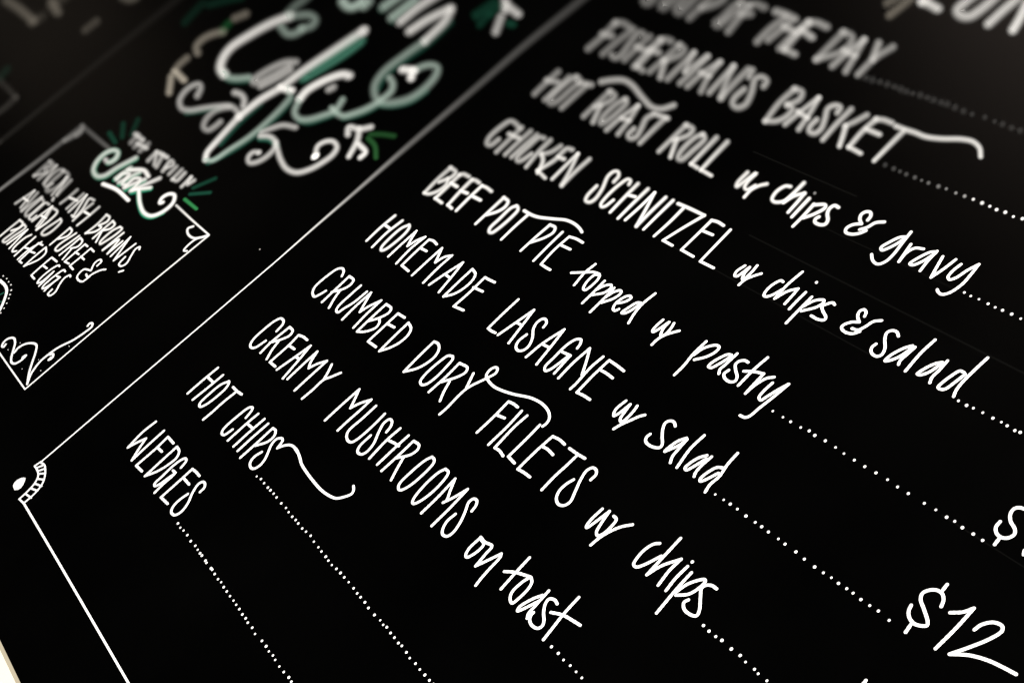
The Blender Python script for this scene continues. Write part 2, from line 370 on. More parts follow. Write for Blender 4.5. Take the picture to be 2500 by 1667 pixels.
('dory', 'w/', 'white'): """585.2,328.5 585.2,317.1 586.6,311.2 588.1,310.0 589.1,313.0 592.0,330.6c 595.3,318.9 598.1,312.4 601.5,310.8 603.9,314.2 604.4,322.4 602.7,329.1 598.5,329.8|1.39,-0.03,1.24|1.38,-0.03,1.24
603.6,302.2 604.4,310.6 607.4,320.0 611.6,327.4 617.6,333.7|1.38,-0.02,1.23|1.37,-0.03,1.23""",
('dory', 'chips', 'white'): """648.6,335.6 645.2,332.6 643.0,325.1 643.9,315.9 645.8,311.8 649.2,311.6 652.6,316.1 658.1,329.2|1.35,-0.03,1.23|1.34,-0.03,1.22
658.7,348.0 659.7,333.1 661.2,312.2c 664.6,323.7 672.8,336.5c 672.7,325.2 675.2,311.8|1.34,-0.03,1.22|1.33,-0.02,1.21
681.5,335.3 681.6,323.8 683.5,312.5|1.33,-0.03,1.22|1.33,-0.02,1.21
687.9,333.6 688.9,319.6 691.9,296.3|1.32,-0.03,1.21|1.32,-0.02,1.21
690.6,316.2 693.0,326.3 700.3,335.7 701.9,334.8 702.0,327.6 699.5,320.6 692.6,314.5|1.32,-0.02,1.21
713.3,335.9 708.1,335.5 704.3,332.7 703.9,329.5 708.4,324.6 716.0,316.9 717.6,313.0 715.2,311.2 708.0,310.4 703.9,312.0 701.9,314.6 703.1,317.6|1.31,-0.03,1.21|1.31,-0.02,1.21
681.6,339.9|1.33,-0.03,1.22""",
('dory', 'dots', 'white'): """727.4,310.8|1.26,-0.02,1.16
733.8,310.6|1.25,-0.02,1.16
765.4,311.4|1.23,-0.02,1.15
771.9,310.4|1.23,-0.02,1.15
780.7,310.6|1.22,-0.02,1.15
785.1,309.9|1.22,-0.02,1.15
793.5,310.1|1.21,-0.02,1.15
734.0,310.3|1.25,-0.02,1.16
741.0,310.5|1.25,-0.02,1.16
746.7,311.2|1.24,-0.02,1.16
756.9,310.9|1.24,-0.02,1.16""",
('lasagne', 'dots', 'white'): """651.7,389.0|1.31,-0.04,1.20
660.8,389.5|1.30,-0.04,1.19
667.9,389.8|1.30,-0.04,1.19
675.7,389.9|1.29,-0.04,1.19
685.6,389.5|1.29,-0.04,1.19
695.4,389.8|1.28,-0.04,1.18
702.1,390.0|1.28,-0.04,1.18
709.5,389.8|1.27,-0.04,1.18
719.7,390.0|1.27,-0.04,1.18
726.8,389.8|1.26,-0.04,1.18
737.8,389.9|1.25,-0.04,1.17
746.9,389.3|1.25,-0.04,1.17
757.3,389.1|1.24,-0.04,1.17
765.5,389.4|1.23,-0.04,1.17
772.6,390.0|1.23,-0.04,1.16
779.6,389.7|1.23,-0.04,1.16
787.0,390.1|1.22,-0.04,1.16
792.8,390.2|1.22,-0.03,1.16
800.4,389.8|1.21,-0.03,1.16
808.3,390.0|1.21,-0.03,1.15
815.6,390.5|1.20,-0.03,1.15
825.9,389.7|1.19,-0.03,1.15""",
('lasagne', '$12', 'white'): """845.3,416.7 843.4,420.8 839.5,423.9 835.4,423.9 831.5,421.4 829.3,417.0 831.3,412.9 837.8,408.9 845.7,403.8 847.4,401.4 845.6,399.5 840.2,397.5 834.7,398.9 831.3,401.9 829.5,406.1|1.22,-0.04,1.18|1.23,-0.04,1.19
838.0,426.1 837.4,430.7|1.22,-0.04,1.19
838.9,396.0 840.1,389.8|1.22,-0.03,1.18
852.7,416.7 858.7,421.7 862.3,427.7c 863.0,411.5 862.7,392.6|1.21,-0.04,1.18|1.20,-0.03,1.17
872.6,416.6 873.6,421.6 878.3,427.3 884.0,428.4 886.2,425.9 884.4,418.1 878.2,405.5 872.0,394.9c 881.8,401.5 892.6,405.6 903.1,407.6 911.8,408.7|1.20,-0.04,1.18|1.17,-0.03,1.16""",
('dory', '$', 'white'): """843.9,350.1 844.2,347.2|1.22,-0.02,1.17""",
('pie', 'dots', 'white'): """768.4,468.2|1.23,-0.05,1.18
782.8,468.4|1.22,-0.05,1.18
792.7,468.8|1.22,-0.05,1.17
802.5,468.5|1.21,-0.05,1.17
809.0,469.1|1.21,-0.05,1.17
816.4,468.2|1.20,-0.05,1.17
825.4,468.5|1.20,-0.05,1.16
833.4,468.2|1.19,-0.05,1.16
632.5,466.2|1.32,-0.06,1.21
643.6,466.4|1.32,-0.06,1.21
651.9,466.6|1.31,-0.06,1.21
662.4,467.0|1.30,-0.06,1.21
670.2,468.3|1.30,-0.06,1.20
676.8,467.6|1.30,-0.06,1.20
686.9,468.5|1.29,-0.06,1.20
697.6,468.4|1.28,-0.06,1.20
706.7,467.8|1.28,-0.06,1.20
717.1,467.8|1.27,-0.05,1.19
727.4,467.9|1.26,-0.05,1.19
737.8,468.4|1.25,-0.05,1.19
748.6,468.7|1.25,-0.05,1.18
758.6,468.1|1.24,-0.05,1.18""",
('pie', '$1', 'white'): """832.9,485.3 833.5,480.6 836.9,477.3 841.5,476.6 845.1,478.7 846.5,482.8 844.4,485.9 837.9,489.3 834.2,493.6 833.6,497.7 835.5,500.1 838.7,501.1|1.23,-0.05,1.20|1.22,-0.06,1.20
840.9,475.6 841.6,470.2|1.22,-0.05,1.20|1.22,-0.05,1.19
859.4,477.4 861.0,474.7|1.21,-0.05,1.19""",
('lasagne', 'HOMEMADE', 'white'): """90.6,426.4 89.5,407.2 90.9,387.6|2.56,-0.17,1.73,0.74,0.81|2.21,-0.12,1.57,0.64,0.93|1.91,-0.08,1.44,0.45,0.99
106.7,426.4 104.5,406.5 106.6,385.8|2.38,-0.15,1.66,0.70,0.87|2.06,-0.11,1.51,0.57,0.96|1.80,-0.07,1.40,0.33,1.00
91.6,412.3 102.5,412.3|2.28,-0.13,1.60,0.53,0.97|2.17,-0.12,1.56,0.49,0.98
120.9,426.6 116.3,420.3 115.6,403.9 118.4,391.0 122.0,388.5 125.3,391.0 127.7,402.0 127.1,419.2 123.7,425.5 120.3,426.7|2.24,-0.14,1.60,0.64,0.92|2.25,-0.14,1.60,0.65,0.92
138.5,387.8 137.6,407.0 137.5,425.9c 141.7,417.0 147.2,407.9c 150.6,418.3 155.8,426.0c 154.3,407.6 157.1,386.9|1.69,-0.06,1.36|1.67,-0.06,1.35
178.9,426.2 170.0,427.2 163.9,425.7c 164.6,406.6 165.9,388.6c 181.0,388.0|1.78,-0.08,1.40,0.33,1.00|1.65,-0.06,1.34,0.12,1.00
165.1,413.8 176.0,414.7|1.74,-0.08,1.38,0.23,1.00|1.70,-0.07,1.37,0.18,1.00
190.4,386.8 189.7,405.5 189.5,426.1c 195.3,417.6 199.9,410.5c 203.0,420.0 209.7,425.7c 209.7,406.8 211.7,387.4|1.64,-0.06,1.34|1.63,-0.06,1.34
220.7,389.2 224.7,407.0 230.2,426.1c 235.0,409.5 239.9,389.0|1.63,-0.06,1.33|1.61,-0.06,1.33
225.3,406.6 233.6,406.4|1.62,-0.06,1.34|1.62,-0.06,1.33
248.1,425.9 248.7,407.0 249.8,388.4|1.61,-0.07,1.33|1.61,-0.06,1.33
248.1,425.9 256.7,423.8 260.8,418.6 261.8,407.4 258.2,396.6 250.2,388.2|1.61,-0.07,1.33|1.61,-0.06,1.33
286.7,427.5 278.7,426.6 270.9,426.1c 272.3,404.2 271.9,386.5c 286.5,388.8|1.59,-0.06,1.33|1.59,-0.06,1.32
270.5,412.0 284.9,413.8|1.60,-0.06,1.33|1.59,-0.06,1.32""",
('lasagne', 'LASAGNE', 'white'): """328.8,426.7 329.0,410.7 330.2,388.9c 336.0,388.7 342.1,389.4|1.56,-0.06,1.32|1.55,-0.05,1.31
346.8,389.3 350.6,407.3 354.8,426.9c 359.6,409.6 365.2,389.1|1.55,-0.05,1.31|1.54,-0.05,1.30
351.5,408.5 358.9,408.9|1.55,-0.06,1.31|1.54,-0.06,1.31
381.3,418.7 379.7,423.5 375.1,425.7 371.9,424.4 370.6,419.1 373.5,412.6 382.0,405.1 386.5,397.5 385.9,391.8 381.7,388.7 375.8,390.1 372.3,395.5 373.1,404.8|1.53,-0.06,1.30
395.0,388.2 396.4,406.2 402.3,427.7c 406.8,409.5 411.4,388.5|1.52,-0.05,1.30|1.51,-0.05,1.29
398.4,406.0 405.6,406.8|1.52,-0.06,1.30|1.51,-0.06,1.30
431.7,420.5 430.0,425.4 426.7,428.5 422.4,426.4 419.6,418.1 420.2,401.9 421.4,390.8 425.3,388.5 427.9,391.4 430.1,401.8 431.3,411.7c 422.7,410.4|1.49,-0.06,1.29|1.50,-0.06,1.29
432.7,411.8 433.8,402.6 435.4,391.2|1.49,-0.06,1.29|1.49,-0.05,1.29
443.3,390.0 441.8,407.3 442.5,426.6c 450.9,416.5 460.2,403.9|1.49,-0.05,1.28|1.48,-0.05,1.28
461.3,427.1 460.5,414.4 461.5,404.7 462.9,395.3 462.9,388.6|1.48,-0.06,1.29|1.47,-0.05,1.28
490.9,427.0 480.7,427.5 469.6,427.5c 469.7,409.6 471.3,389.5c 480.4,390.7 488.3,391.0|1.46,-0.06,1.28|1.46,-0.05,1.27
470.7,416.5 479.0,417.0 488.1,416.7|1.47,-0.06,1.28|1.46,-0.06,1.28""",
('lasagne', 'w/', 'white'): """517.8,407.6 516.9,398.0 518.7,393.6 520.9,391.9 522.4,394.7 524.1,407.3c 526.4,398.3 528.3,392.8 531.7,391.3 532.7,395.5 532.4,402.6 531.4,407.5 530.7,409.5|1.44,-0.05,1.27|1.43,-0.05,1.27
531.4,383.2 533.4,389.3 537.5,397.3 540.9,403.7 543.9,407.1|1.43,-0.05,1.26|1.42,-0.05,1.26""",
('lasagne', 'salad', 'white'): """575.1,413.8 571.0,415.8 567.4,415.0 565.3,411.7 567.8,406.7 573.7,400.9 579.3,396.3 580.3,393.4 577.7,391.2 570.4,389.5 564.8,390.6 562.5,393.8 562.9,397.1|1.40,-0.05,1.26|1.41,-0.05,1.26
592.1,411.2 588.3,405.5 586.4,396.1 586.5,392.7 588.3,395.6 592.2,403.4 593.5,410.6c 594.5,401.4 595.9,393.0 598.9,388.3|1.39,-0.05,1.25|1.39,-0.04,1.25
602.7,420.8 602.6,406.5 607.0,388.3|1.38,-0.05,1.25|1.38,-0.04,1.24
619.0,409.3 615.2,404.3 612.9,396.6 613.0,391.5 615.5,391.1 617.3,394.9 621.0,406.9|1.37,-0.05,1.24
623.2,410.4 622.6,400.1 623.6,393.3 625.3,390.5|1.37,-0.05,1.24|1.37,-0.04,1.24
638.3,424.0 639.3,412.8 642.1,401.7 641.6,392.5 643.5,386.0|1.36,-0.05,1.24|1.36,-0.04,1.23
638.7,408.5 634.5,406.3 631.8,400.0 631.0,392.1 632.5,390.3 634.5,392.3 639.2,403.2|1.36,-0.05,1.24""",
('pie', 'pastry', 'white'): """531.0,485.8 531.3,471.0 533.5,458.7 533.9,447.8|1.43,-0.07,1.28|1.43,-0.06,1.27
532.5,470.5 534.6,479.8 541.8,487.4 545.6,487.3 546.7,483.0 543.8,475.2 536.8,467.4|1.43,-0.07,1.28|1.43,-0.06,1.28
561.1,487.0 557.9,485.8 554.5,479.6 552.4,472.2 553.0,468.9 555.9,469.1 558.7,474.7 561.9,485.7|1.41,-0.07,1.27
564.3,490.4 564.2,477.9 564.0,471.7 566.5,468.4|1.41,-0.07,1.27|1.41,-0.06,1.27
579.2,488.9 575.4,488.9 571.8,486.0 571.5,482.2 575.6,478.5 582.3,474.1 584.0,470.3 580.8,467.6 574.0,468.0 570.4,470.6 571.0,475.2|1.40,-0.07,1.27|1.41,-0.07,1.27
589.7,500.6 588.8,487.5 589.6,468.7|1.39,-0.07,1.27|1.39,-0.06,1.26
582.7,480.9 590.4,484.9 599.1,487.6c 599.8,477.4 600.7,466.4c 601.3,476.0 604.4,485.5 609.0,489.7|1.40,-0.07,1.27|1.38,-0.07,1.26
612.1,485.0 611.8,476.4 613.1,469.6 616.3,468.3 618.2,473.8 620.5,481.6 623.9,490.7|1.38,-0.07,1.26|1.37,-0.07,1.26
624.3,490.9 622.9,476.1 621.1,462.2 620.2,453.1 618.0,450.2 613.1,449.4|1.37,-0.07,1.26|1.38,-0.06,1.25""",
('pie', 'w/', 'white'): """478.0,482.2 477.8,474.6 478.9,469.4 480.5,468.7 482.3,472.0 485.1,483.4 485.5,477.6 487.6,472.4 490.3,469.4 492.4,471.9 492.0,479.3 490.0,484.6|1.47,-0.07,1.29|1.46,-0.07,1.29
490.7,458.8 490.6,465.1 492.8,471.5 497.7,478.1 500.8,481.4|1.46,-0.06,1.28|1.45,-0.07,1.29""",
('pie', 'BEEF', 'white'): """91.9,502.1 92.2,482.4 94.8,464.2|4.25,-0.45,2.62,0.91,0.34|3.77,-0.36,2.36,0.89,0.42|3.32,-0.29,2.12,0.86,0.54
91.9,502.1 104.3,501.1 106.4,494.6 97.6,482.4|4.25,-0.45,2.62,0.90,0.41|3.70,-0.35,2.32,0.86,0.52
104.2,490.3 110.3,484.1 109.5,474.0 101.0,465.1 94.8,464.2|3.79,-0.37,2.38,0.88,0.47|3.32,-0.29,2.12,0.84,0.61
126.7,503.9 116.8,503.4 112.9,500.4c 114.6,482.0 115.8,465.5c 129.8,464.9|3.79,-0.39,2.41,0.88,0.47|3.92,-0.41,2.47,0.88,0.45|3.90,-0.40,2.46,0.88,0.46|3.46,-0.32,2.21,0.85,0.57|3.07,-0.26,2.01,0.81,0.68|2.88,-0.24,1.92,0.78,0.73
113.9,488.2 125.9,488.1|3.61,-0.35,2.29,0.80,0.69|3.44,-0.33,2.22,0.79,0.72
147.7,503.8 139.9,504.2 134.8,502.7c 136.8,484.3 140.1,466.6c 149.1,465.6|3.50,-0.36,2.28,0.86,0.54|3.62,-0.37,2.33,0.87,0.51|3.65,-0.37,2.35,0.87,0.51|3.21,-0.30,2.10,0.83,0.63|2.79,-0.23,1.88,0.77,0.76|2.67,-0.21,1.82,0.75,0.80
136.6,486.6 147.5,487.7|3.27,-0.31,2.13,0.78,0.74|3.15,-0.29,2.08,0.77,0.76
172.8,502.6 162.6,503.4 154.6,502.6c 155.6,484.3 157.6,466.2|3.15,-0.31,2.11,0.83,0.61|2.58,-0.20,1.79,0.74,0.82
157.4,488.0 171.7,488.7|3.03,-0.28,2.02,0.75,0.80|2.87,-0.26,1.95,0.73,0.84""",
('pie', 'POT', 'white'): """195.1,503.6 195.8,484.5 196.5,465.4|2.89,-0.28,1.98,0.82,0.64|2.51,-0.21,1.77,0.76,0.79|2.16,-0.15,1.59,0.65,0.92
195.1,503.6 204.5,502.6 208.1,496.5 205.9,488.5 197.6,479.1|2.89,-0.28,1.98,0.80,0.71|2.39,-0.19,1.71,0.69,0.88
219.6,502.8 216.3,498.9 216.8,482.2 218.0,469.0 222.0,465.6 225.5,466.6 227.3,472.1 227.9,490.7 225.8,500.4 221.4,502.8 219.2,502.7|2.59,-0.23,1.84,0.77,0.77|2.60,-0.23,1.84,0.77,0.77
233.9,502.7 245.0,502.7 255.9,504.2 274.6,510.5 288.9,515.7 301.6,516.7 312.1,515.3 318.4,513.3|2.44,-0.21,1.76,0.66,0.91|1.84,-0.13,1.48,0.46,0.99
242.8,501.7 242.7,484.2 243.8,465.9|2.32,-0.20,1.70,0.72,0.85|2.04,-0.15,1.55,0.61,0.94|1.79,-0.10,1.43,0.44,0.99""",
('pie', 'PIE', 'white'): """277.7,503.6 277.0,484.7 277.2,466.8|2.03,-0.15,1.56,0.62,0.94|1.79,-0.11,1.43,0.46,0.99|1.64,-0.08,1.36,0.23,1.00
277.7,503.6 286.0,504.0 289.8,499.2 287.2,490.5 278.1,478.6|2.03,-0.15,1.56,0.59,0.95|1.72,-0.10,1.40,0.36,1.00
298.8,503.6 299.9,484.4 301.6,465.2|1.86,-0.13,1.48,0.53,0.98|1.66,-0.09,1.37,0.31,1.00|1.58,-0.07,1.33,0.12,1.00
330.6,504.9 320.4,504.9 310.7,503.2c 310.2,485.2 312.8,466.3c 321.9,466.1 328.1,466.4|1.68,-0.10,1.39,0.34,1.00|1.56,-0.07,1.32,0.12,1.00
312.3,492.1 325.7,493.1|1.66,-0.09,1.38,0.26,1.00|1.61,-0.09,1.35,0.20,1.00""",
('pie', 'topped', 'white'): """365.2,493.4 364.0,481.6 366.9,466.4|1.54,-0.08,1.32|1.54,-0.07,1.31
351.4,474.7 363.8,481.8 372.6,486.4 379.8,487.1 375.5,484.1 375.7,473.8 379.1,468.1 382.0,467.8 383.4,471.7 383.2,481.9 381.1,486.4|1.55,-0.07,1.32|1.53,-0.08,1.31
390.7,484.5 391.9,470.1 392.5,456.5|1.52,-0.07,1.31
391.7,472.7 395.6,480.9 400.7,484.4 403.3,482.3 402.3,475.6 393.5,467.5|1.52,-0.07,1.31
406.4,483.6 407.6,469.0 408.4,453.5|1.51,-0.07,1.31|1.51,-0.07,1.30
407.8,472.5 410.2,480.6 414.5,484.6 417.3,483.0 416.3,475.7 409.5,466.2|1.51,-0.07,1.31|1.51,-0.07,1.30
422.7,472.5 429.0,477.9 431.0,483.7 428.5,485.0 424.9,482.4 422.6,473.1 425.4,467.2 428.7,466.4 430.9,469.6|1.50,-0.07,1.30
444.5,484.6 440.9,483.3 437.7,474.9 436.7,468.3 438.7,468.5 442.0,472.6 444.6,483.9|1.49,-0.07,1.30
447.7,498.5 446.4,484.9 448.4,473.5 452.2,463.7|1.49,-0.08,1.30|1.48,-0.07,1.29""",
('schnitzel', 'CHICKEN', 'white'): """120.6,577.9 108.9,580.5 100.1,580.2 96.3,571.1 97.3,551.4 103.5,544.9 109.5,545.8 111.3,555.4|5.41,-0.74,3.32,0.94,0.23|5.17,-0.67,3.14,0.94,0.26
123.2,579.0 124.5,561.4 125.9,542.3|5.40,-0.74,3.32,0.95,0.20|4.61,-0.57,2.84,0.93,0.27
139.0,579.9 139.1,561.1 140.2,544.4|5.23,-0.72,3.25,0.95,0.21|4.45,-0.55,2.77,0.93,0.28
117.2,566.5 134.4,567.3|5.28,-0.70,3.23,0.91,0.34|5.09,-0.68,3.15,0.91,0.35
151.4,579.4 150.8,561.2 151.2,545.2|5.08,-0.70,3.18,0.95,0.22|4.31,-0.53,2.70,0.93,0.29
164.2,580.0 157.9,578.9 156.8,565.4 158.8,546.9 164.1,544.5 167.6,547.6 170.3,558.4|4.94,-0.68,3.12,0.94,0.24|4.34,-0.56,2.76,0.92,0.31
174.3,581.1 176.2,562.6 181.3,543.4|4.83,-0.67,3.07,0.94,0.25|4.36,-0.57,2.77,0.93,0.30|3.83,-0.47,2.46,0.91,0.37
193.8,580.6 190.5,570.4 181.9,562.7|4.53,-0.62,2.92,0.93,0.26|4.28,-0.56,2.73,0.93,0.30
182.4,563.7 193.0,557.3 201.8,543.9|4.29,-0.56,2.75,0.90,0.41|3.55,-0.43,2.32,0.86,0.54
211.4,582.7 204.2,581.2 204.7,564.0 199.1,545.8c 216.5,542.7|4.32,-0.59,2.82,0.92,0.33|4.39,-0.60,2.85,0.92,0.32|3.98,-0.52,2.59,0.90,0.38|3.63,-0.44,2.37,0.88,0.45|3.33,-0.40,2.20,0.87,0.51
205.4,569.1 213.9,569.7|4.09,-0.54,2.66,0.88,0.46|3.98,-0.52,2.61,0.88,0.48
225.8,545.4 224.0,564.8 223.0,581.5c 236.4,559.5 243.7,544.4c 241.9,563.5 242.0,582.1|3.26,-0.39,2.17,0.87,0.50|3.87,-0.53,2.59,0.91,0.36""",
('schnitzel', 'SCHNITZEL', 'white'): """294.3,572.8 292.6,580.3 287.2,583.9 282.8,582.6 281.8,575.4 290.9,560.0 294.7,547.7 292.4,542.8 286.8,542.4 283.0,547.4 281.3,560.8|2.97,-0.38,2.08,0.84,0.58|2.88,-0.35,2.01,0.83,0.62
312.6,577.5 310.1,581.5 305.7,581.8 303.1,573.1 303.4,556.9 306.4,546.5 309.8,544.5 312.9,546.7 314.3,556.2|2.84,-0.36,2.02,0.84,0.59|2.39,-0.27,1.73,0.78,0.75
320.9,582.1 322.4,562.9 324.5,544.1|2.97,-0.37,2.17,0.85,0.57|2.59,-0.29,1.93,0.79,0.71|2.24,-0.21,1.71,0.71,0.86
336.5,581.9 337.4,562.7 338.9,542.4|2.79,-0.34,2.07,0.83,0.62|2.43,-0.26,1.84,0.77,0.77|2.08,-0.19,1.62,0.66,0.91
323.2,567.6 332.7,569.2|2.51,-0.30,1.82,0.76,0.79|2.43,-0.29,1.78,0.75,0.80
347.7,544.5 347.9,563.3 347.0,581.7c 356.2,563.0 364.8,544.3c 363.4,563.5 362.6,582.5|2.03,-0.18,1.60,0.63,0.93|2.51,-0.29,1.92,0.78,0.74
372.8,583.0 373.7,562.8 374.9,545.0|2.42,-0.27,1.86,0.77,0.76|2.08,-0.20,1.65,0.67,0.90|1.82,-0.14,1.49,0.54,0.97
380.9,582.6 397.8,583.5 416.6,583.8c 409.4,563.3 403.8,544.6c 417.3,544.5|2.33,-0.26,1.81,0.72,0.85|2.18,-0.23,1.73,0.69,0.89|2.02,-0.20,1.64,0.64,0.93|1.80,-0.15,1.49,0.52,0.98|1.64,-0.11,1.39,0.36,1.00|1.58,-0.10,1.36,0.28,1.00
390.5,580.8 391.7,563.1 391.5,544.1|2.20,-0.23,1.74,0.72,0.84|1.93,-0.17,1.56,0.62,0.94|1.70,-0.12,1.43,0.45,0.99
443.4,583.5 434.9,584.1 427.9,582.8c 428.6,563.2 429.2,545.1c 446.1,544.9|1.80,-0.16,1.51,0.54,0.97|1.87,-0.18,1.55,0.57,0.96|1.91,-0.18,1.57,0.59,0.96|1.67,-0.13,1.42,0.42,0.99|1.54,-0.10,1.34,0.21,1.00|1.49,-0.09,1.31,0.12,1.00
430.6,570.3 442.6,571.1|1.74,-0.14,1.46,0.44,0.99|1.67,-0.13,1.43,0.40,0.99
453.2,582.9 455.0,560.1 456.3,544.1c 474.0,544.6|1.73,-0.15,1.47,0.49,0.98|1.53,-0.10,1.34,0.23,1.00|1.48,-0.09,1.31,0.12,1.00|1.47,-0.09,1.30,0.12,1.00""",
('schnitzel', 'w/', 'white'): """497.5,560.0 495.7,551.9 497.7,547.8 500.1,548.0 502.7,560.8 504.0,553.0 507.2,548.2 508.4,550.1 508.4,558.6 507.3,565.1|1.45,-0.09,1.30
509.2,542.2 509.7,548.9 513.3,555.3 517.5,560.5|1.45,-0.08,1.30|1.44,-0.09,1.30""",
('schnitzel', 'chips', 'white'): """541.4,563.0 539.1,563.4 536.6,559.8 535.3,551.5 537.4,545.0 539.7,544.4 543.3,547.6 547.4,558.0|1.43,-0.09,1.29|1.42,-0.08,1.29
548.2,578.6 547.2,562.9 548.6,546.7c 552.7,557.7 558.5,563.9c 559.6,557.0 560.5,546.9|1.42,-0.09,1.29|1.41,-0.08,1.28
567.1,564.1 567.3,554.9 568.0,544.8|1.41,-0.09,1.29|1.41,-0.08,1.28
567.4,576.0|1.41,-0.09,1.29
575.3,563.0 575.8,548.5 576.7,533.1|1.40,-0.08,1.28
576.1,551.7 580.4,561.5 586.6,565.4 588.2,563.8 586.8,557.6 578.6,548.2|1.40,-0.08,1.28
598.1,566.2 595.0,566.9 591.7,563.3 590.2,560.0 593.8,557.1 601.2,553.3 602.0,550.8 597.1,548.7 589.4,548.7|1.39,-0.08,1.28""",
('schnitzel', '&', 'white'): """627.7,569.2 625.7,572.9 622.4,574.0 620.6,571.2 622.6,566.9 628.2,562.9c 622.8,559.9 619.2,554.4 620.0,551.8 625.6,550.2 631.8,551.9 635.3,556.3|1.37,-0.08,1.27|1.36,-0.08,1.27
627.7,555.5 632.8,556.6 635.5,561.7 637.5,568.7 642.5,572.7|1.37,-0.08,1.27|1.36,-0.08,1.27""",
('schnitzel', 'salad', 'white'): """664.6,567.6 660.7,570.0 656.5,569.4 654.5,565.9 657.4,560.6 663.9,553.9 666.1,548.3 664.2,545.2 659.5,545.1 656.1,547.1 654.5,550.2 655.0,553.6|1.34,-0.08,1.26|1.35,-0.08,1.26
680.2,566.1 676.2,561.0 672.3,550.7 672.4,545.1 674.4,546.3 678.7,552.8 681.6,565.2|1.33,-0.08,1.26
682.9,566.0 682.4,557.7 682.2,550.8 683.6,547.7|1.33,-0.08,1.26|1.33,-0.08,1.25
690.9,578.5 690.4,564.6 692.3,545.7|1.33,-0.08,1.26|1.33,-0.07,1.25
710.0,565.4 706.7,562.3 703.2,555.3 701.7,548.2 704.0,548.5 707.8,553.5 710.3,563.9|1.31,-0.08,1.25
712.2,568.3 713.0,558.8 713.1,551.1 715.1,546.8|1.31,-0.08,1.25|1.31,-0.07,1.24
729.8,566.1 726.2,565.8 723.8,558.7 722.6,550.3 723.0,546.7 726.2,546.5 728.4,548.3 730.2,557.1 731.4,565.4|1.30,-0.08,1.24
734.9,584.6 734.5,571.6 734.6,558.6 736.0,550.7 738.0,546.3|1.30,-0.08,1.25|1.29,-0.07,1.24""",
('schnitzel', 'dots', 'white'): """743.4,545.2|1.25,-0.07,1.20
750.9,545.1|1.25,-0.07,1.20
756.5,545.7|1.24,-0.07,1.20
764.6,546.1|1.24,-0.07,1.19
773.5,546.1|1.23,-0.07,1.19
780.5,546.5|1.23,-0.07,1.19
785.8,546.2|1.22,-0.07,1.19
792.7,545.8|1.22,-0.07,1.19
796.7,546.5|1.22,-0.07,1.19
801.7,546.6|1.21,-0.07,1.18""",
('roast', 'HOT', 'white'): """89.3,655.6 89.9,637.9 91.3,620.6|6.97,-1.14,4.28,0.95,0.13|6.41,-0.97,3.90,0.95,0.15
111.3,654.7 112.6,637.4 112.6,619.7|6.68,-1.09,4.16,0.95,0.13|6.14,-0.93,3.78,0.95,0.16
87.5,641.3 103.7,644.1|6.78,-1.07,4.14,0.95,0.19|6.62,-1.06,4.09,0.95,0.19
120.1,658.3 115.8,651.3 116.7,624.7 122.4,618.3 128.9,621.5 130.1,642.6 129.3,656.5 119.9,658.2|6.63,-1.09,4.15,0.95,0.15|6.63,-1.09,4.15,0.95,0.15
131.6,654.0 140.6,655.8 148.3,657.1|6.42,-1.05,4.04,0.95,0.20|6.27,-1.03,3.99,0.95,0.20
143.5,653.6 143.9,637.2 144.5,619.2|6.27,-1.03,3.98,0.95,0.15|5.75,-0.87,3.61,0.95,0.17""",
('roast', 'ROAST', 'white'): """156.6,665.3 165.7,671.3 180.4,676.9 196.2,675.7 224.0,667.3 246.0,661.8 258.7,663.8 267.8,672.9|6.29,-1.06,4.03,0.95,0.22|5.12,-0.88,3.53,0.94,0.26
179.7,658.7 180.4,639.4 181.6,621.2|5.92,-0.98,3.84,0.95,0.16|5.35,-0.82,3.44,0.95,0.19
179.7,658.7 190.5,657.2 192.5,649.9 182.6,636.2|5.92,-0.98,3.84,0.95,0.18|5.56,-0.88,3.59,0.95,0.21
187.3,639.7 199.8,619.9|5.55,-0.88,3.60,0.94,0.23|5.13,-0.78,3.34,0.94,0.26
207.8,657.6 203.6,651.1 204.5,629.0 210.1,621.8 213.4,624.8 215.2,644.6 213.0,654.9 207.6,657.5|5.58,-0.93,3.68,0.95,0.19|5.58,-0.93,3.68,0.95,0.19
224.9,618.5 225.5,637.7 229.8,656.8c 237.4,639.4 242.7,619.7|4.83,-0.73,3.19,0.94,0.24|4.66,-0.71,3.11,0.94,0.24
228.0,637.1 237.5,637.9|5.06,-0.80,3.36,0.93,0.30|4.97,-0.79,3.32,0.92,0.30
256.1,653.4 254.3,647.9 261.2,635.3 265.6,624.8 260.1,620.9 254.7,623.2 253.3,632.0|4.98,-0.82,3.38,0.94,0.24|4.71,-0.74,3.18,0.93,0.27
257.6,656.3 267.4,656.5 276.6,657.1|5.00,-0.83,3.41,0.93,0.30|4.81,-0.80,3.32,0.92,0.31
274.4,656.2 275.3,638.9 276.8,621.1|4.82,-0.80,3.32,0.95,0.22|4.26,-0.65,2.92,0.93,0.28""",
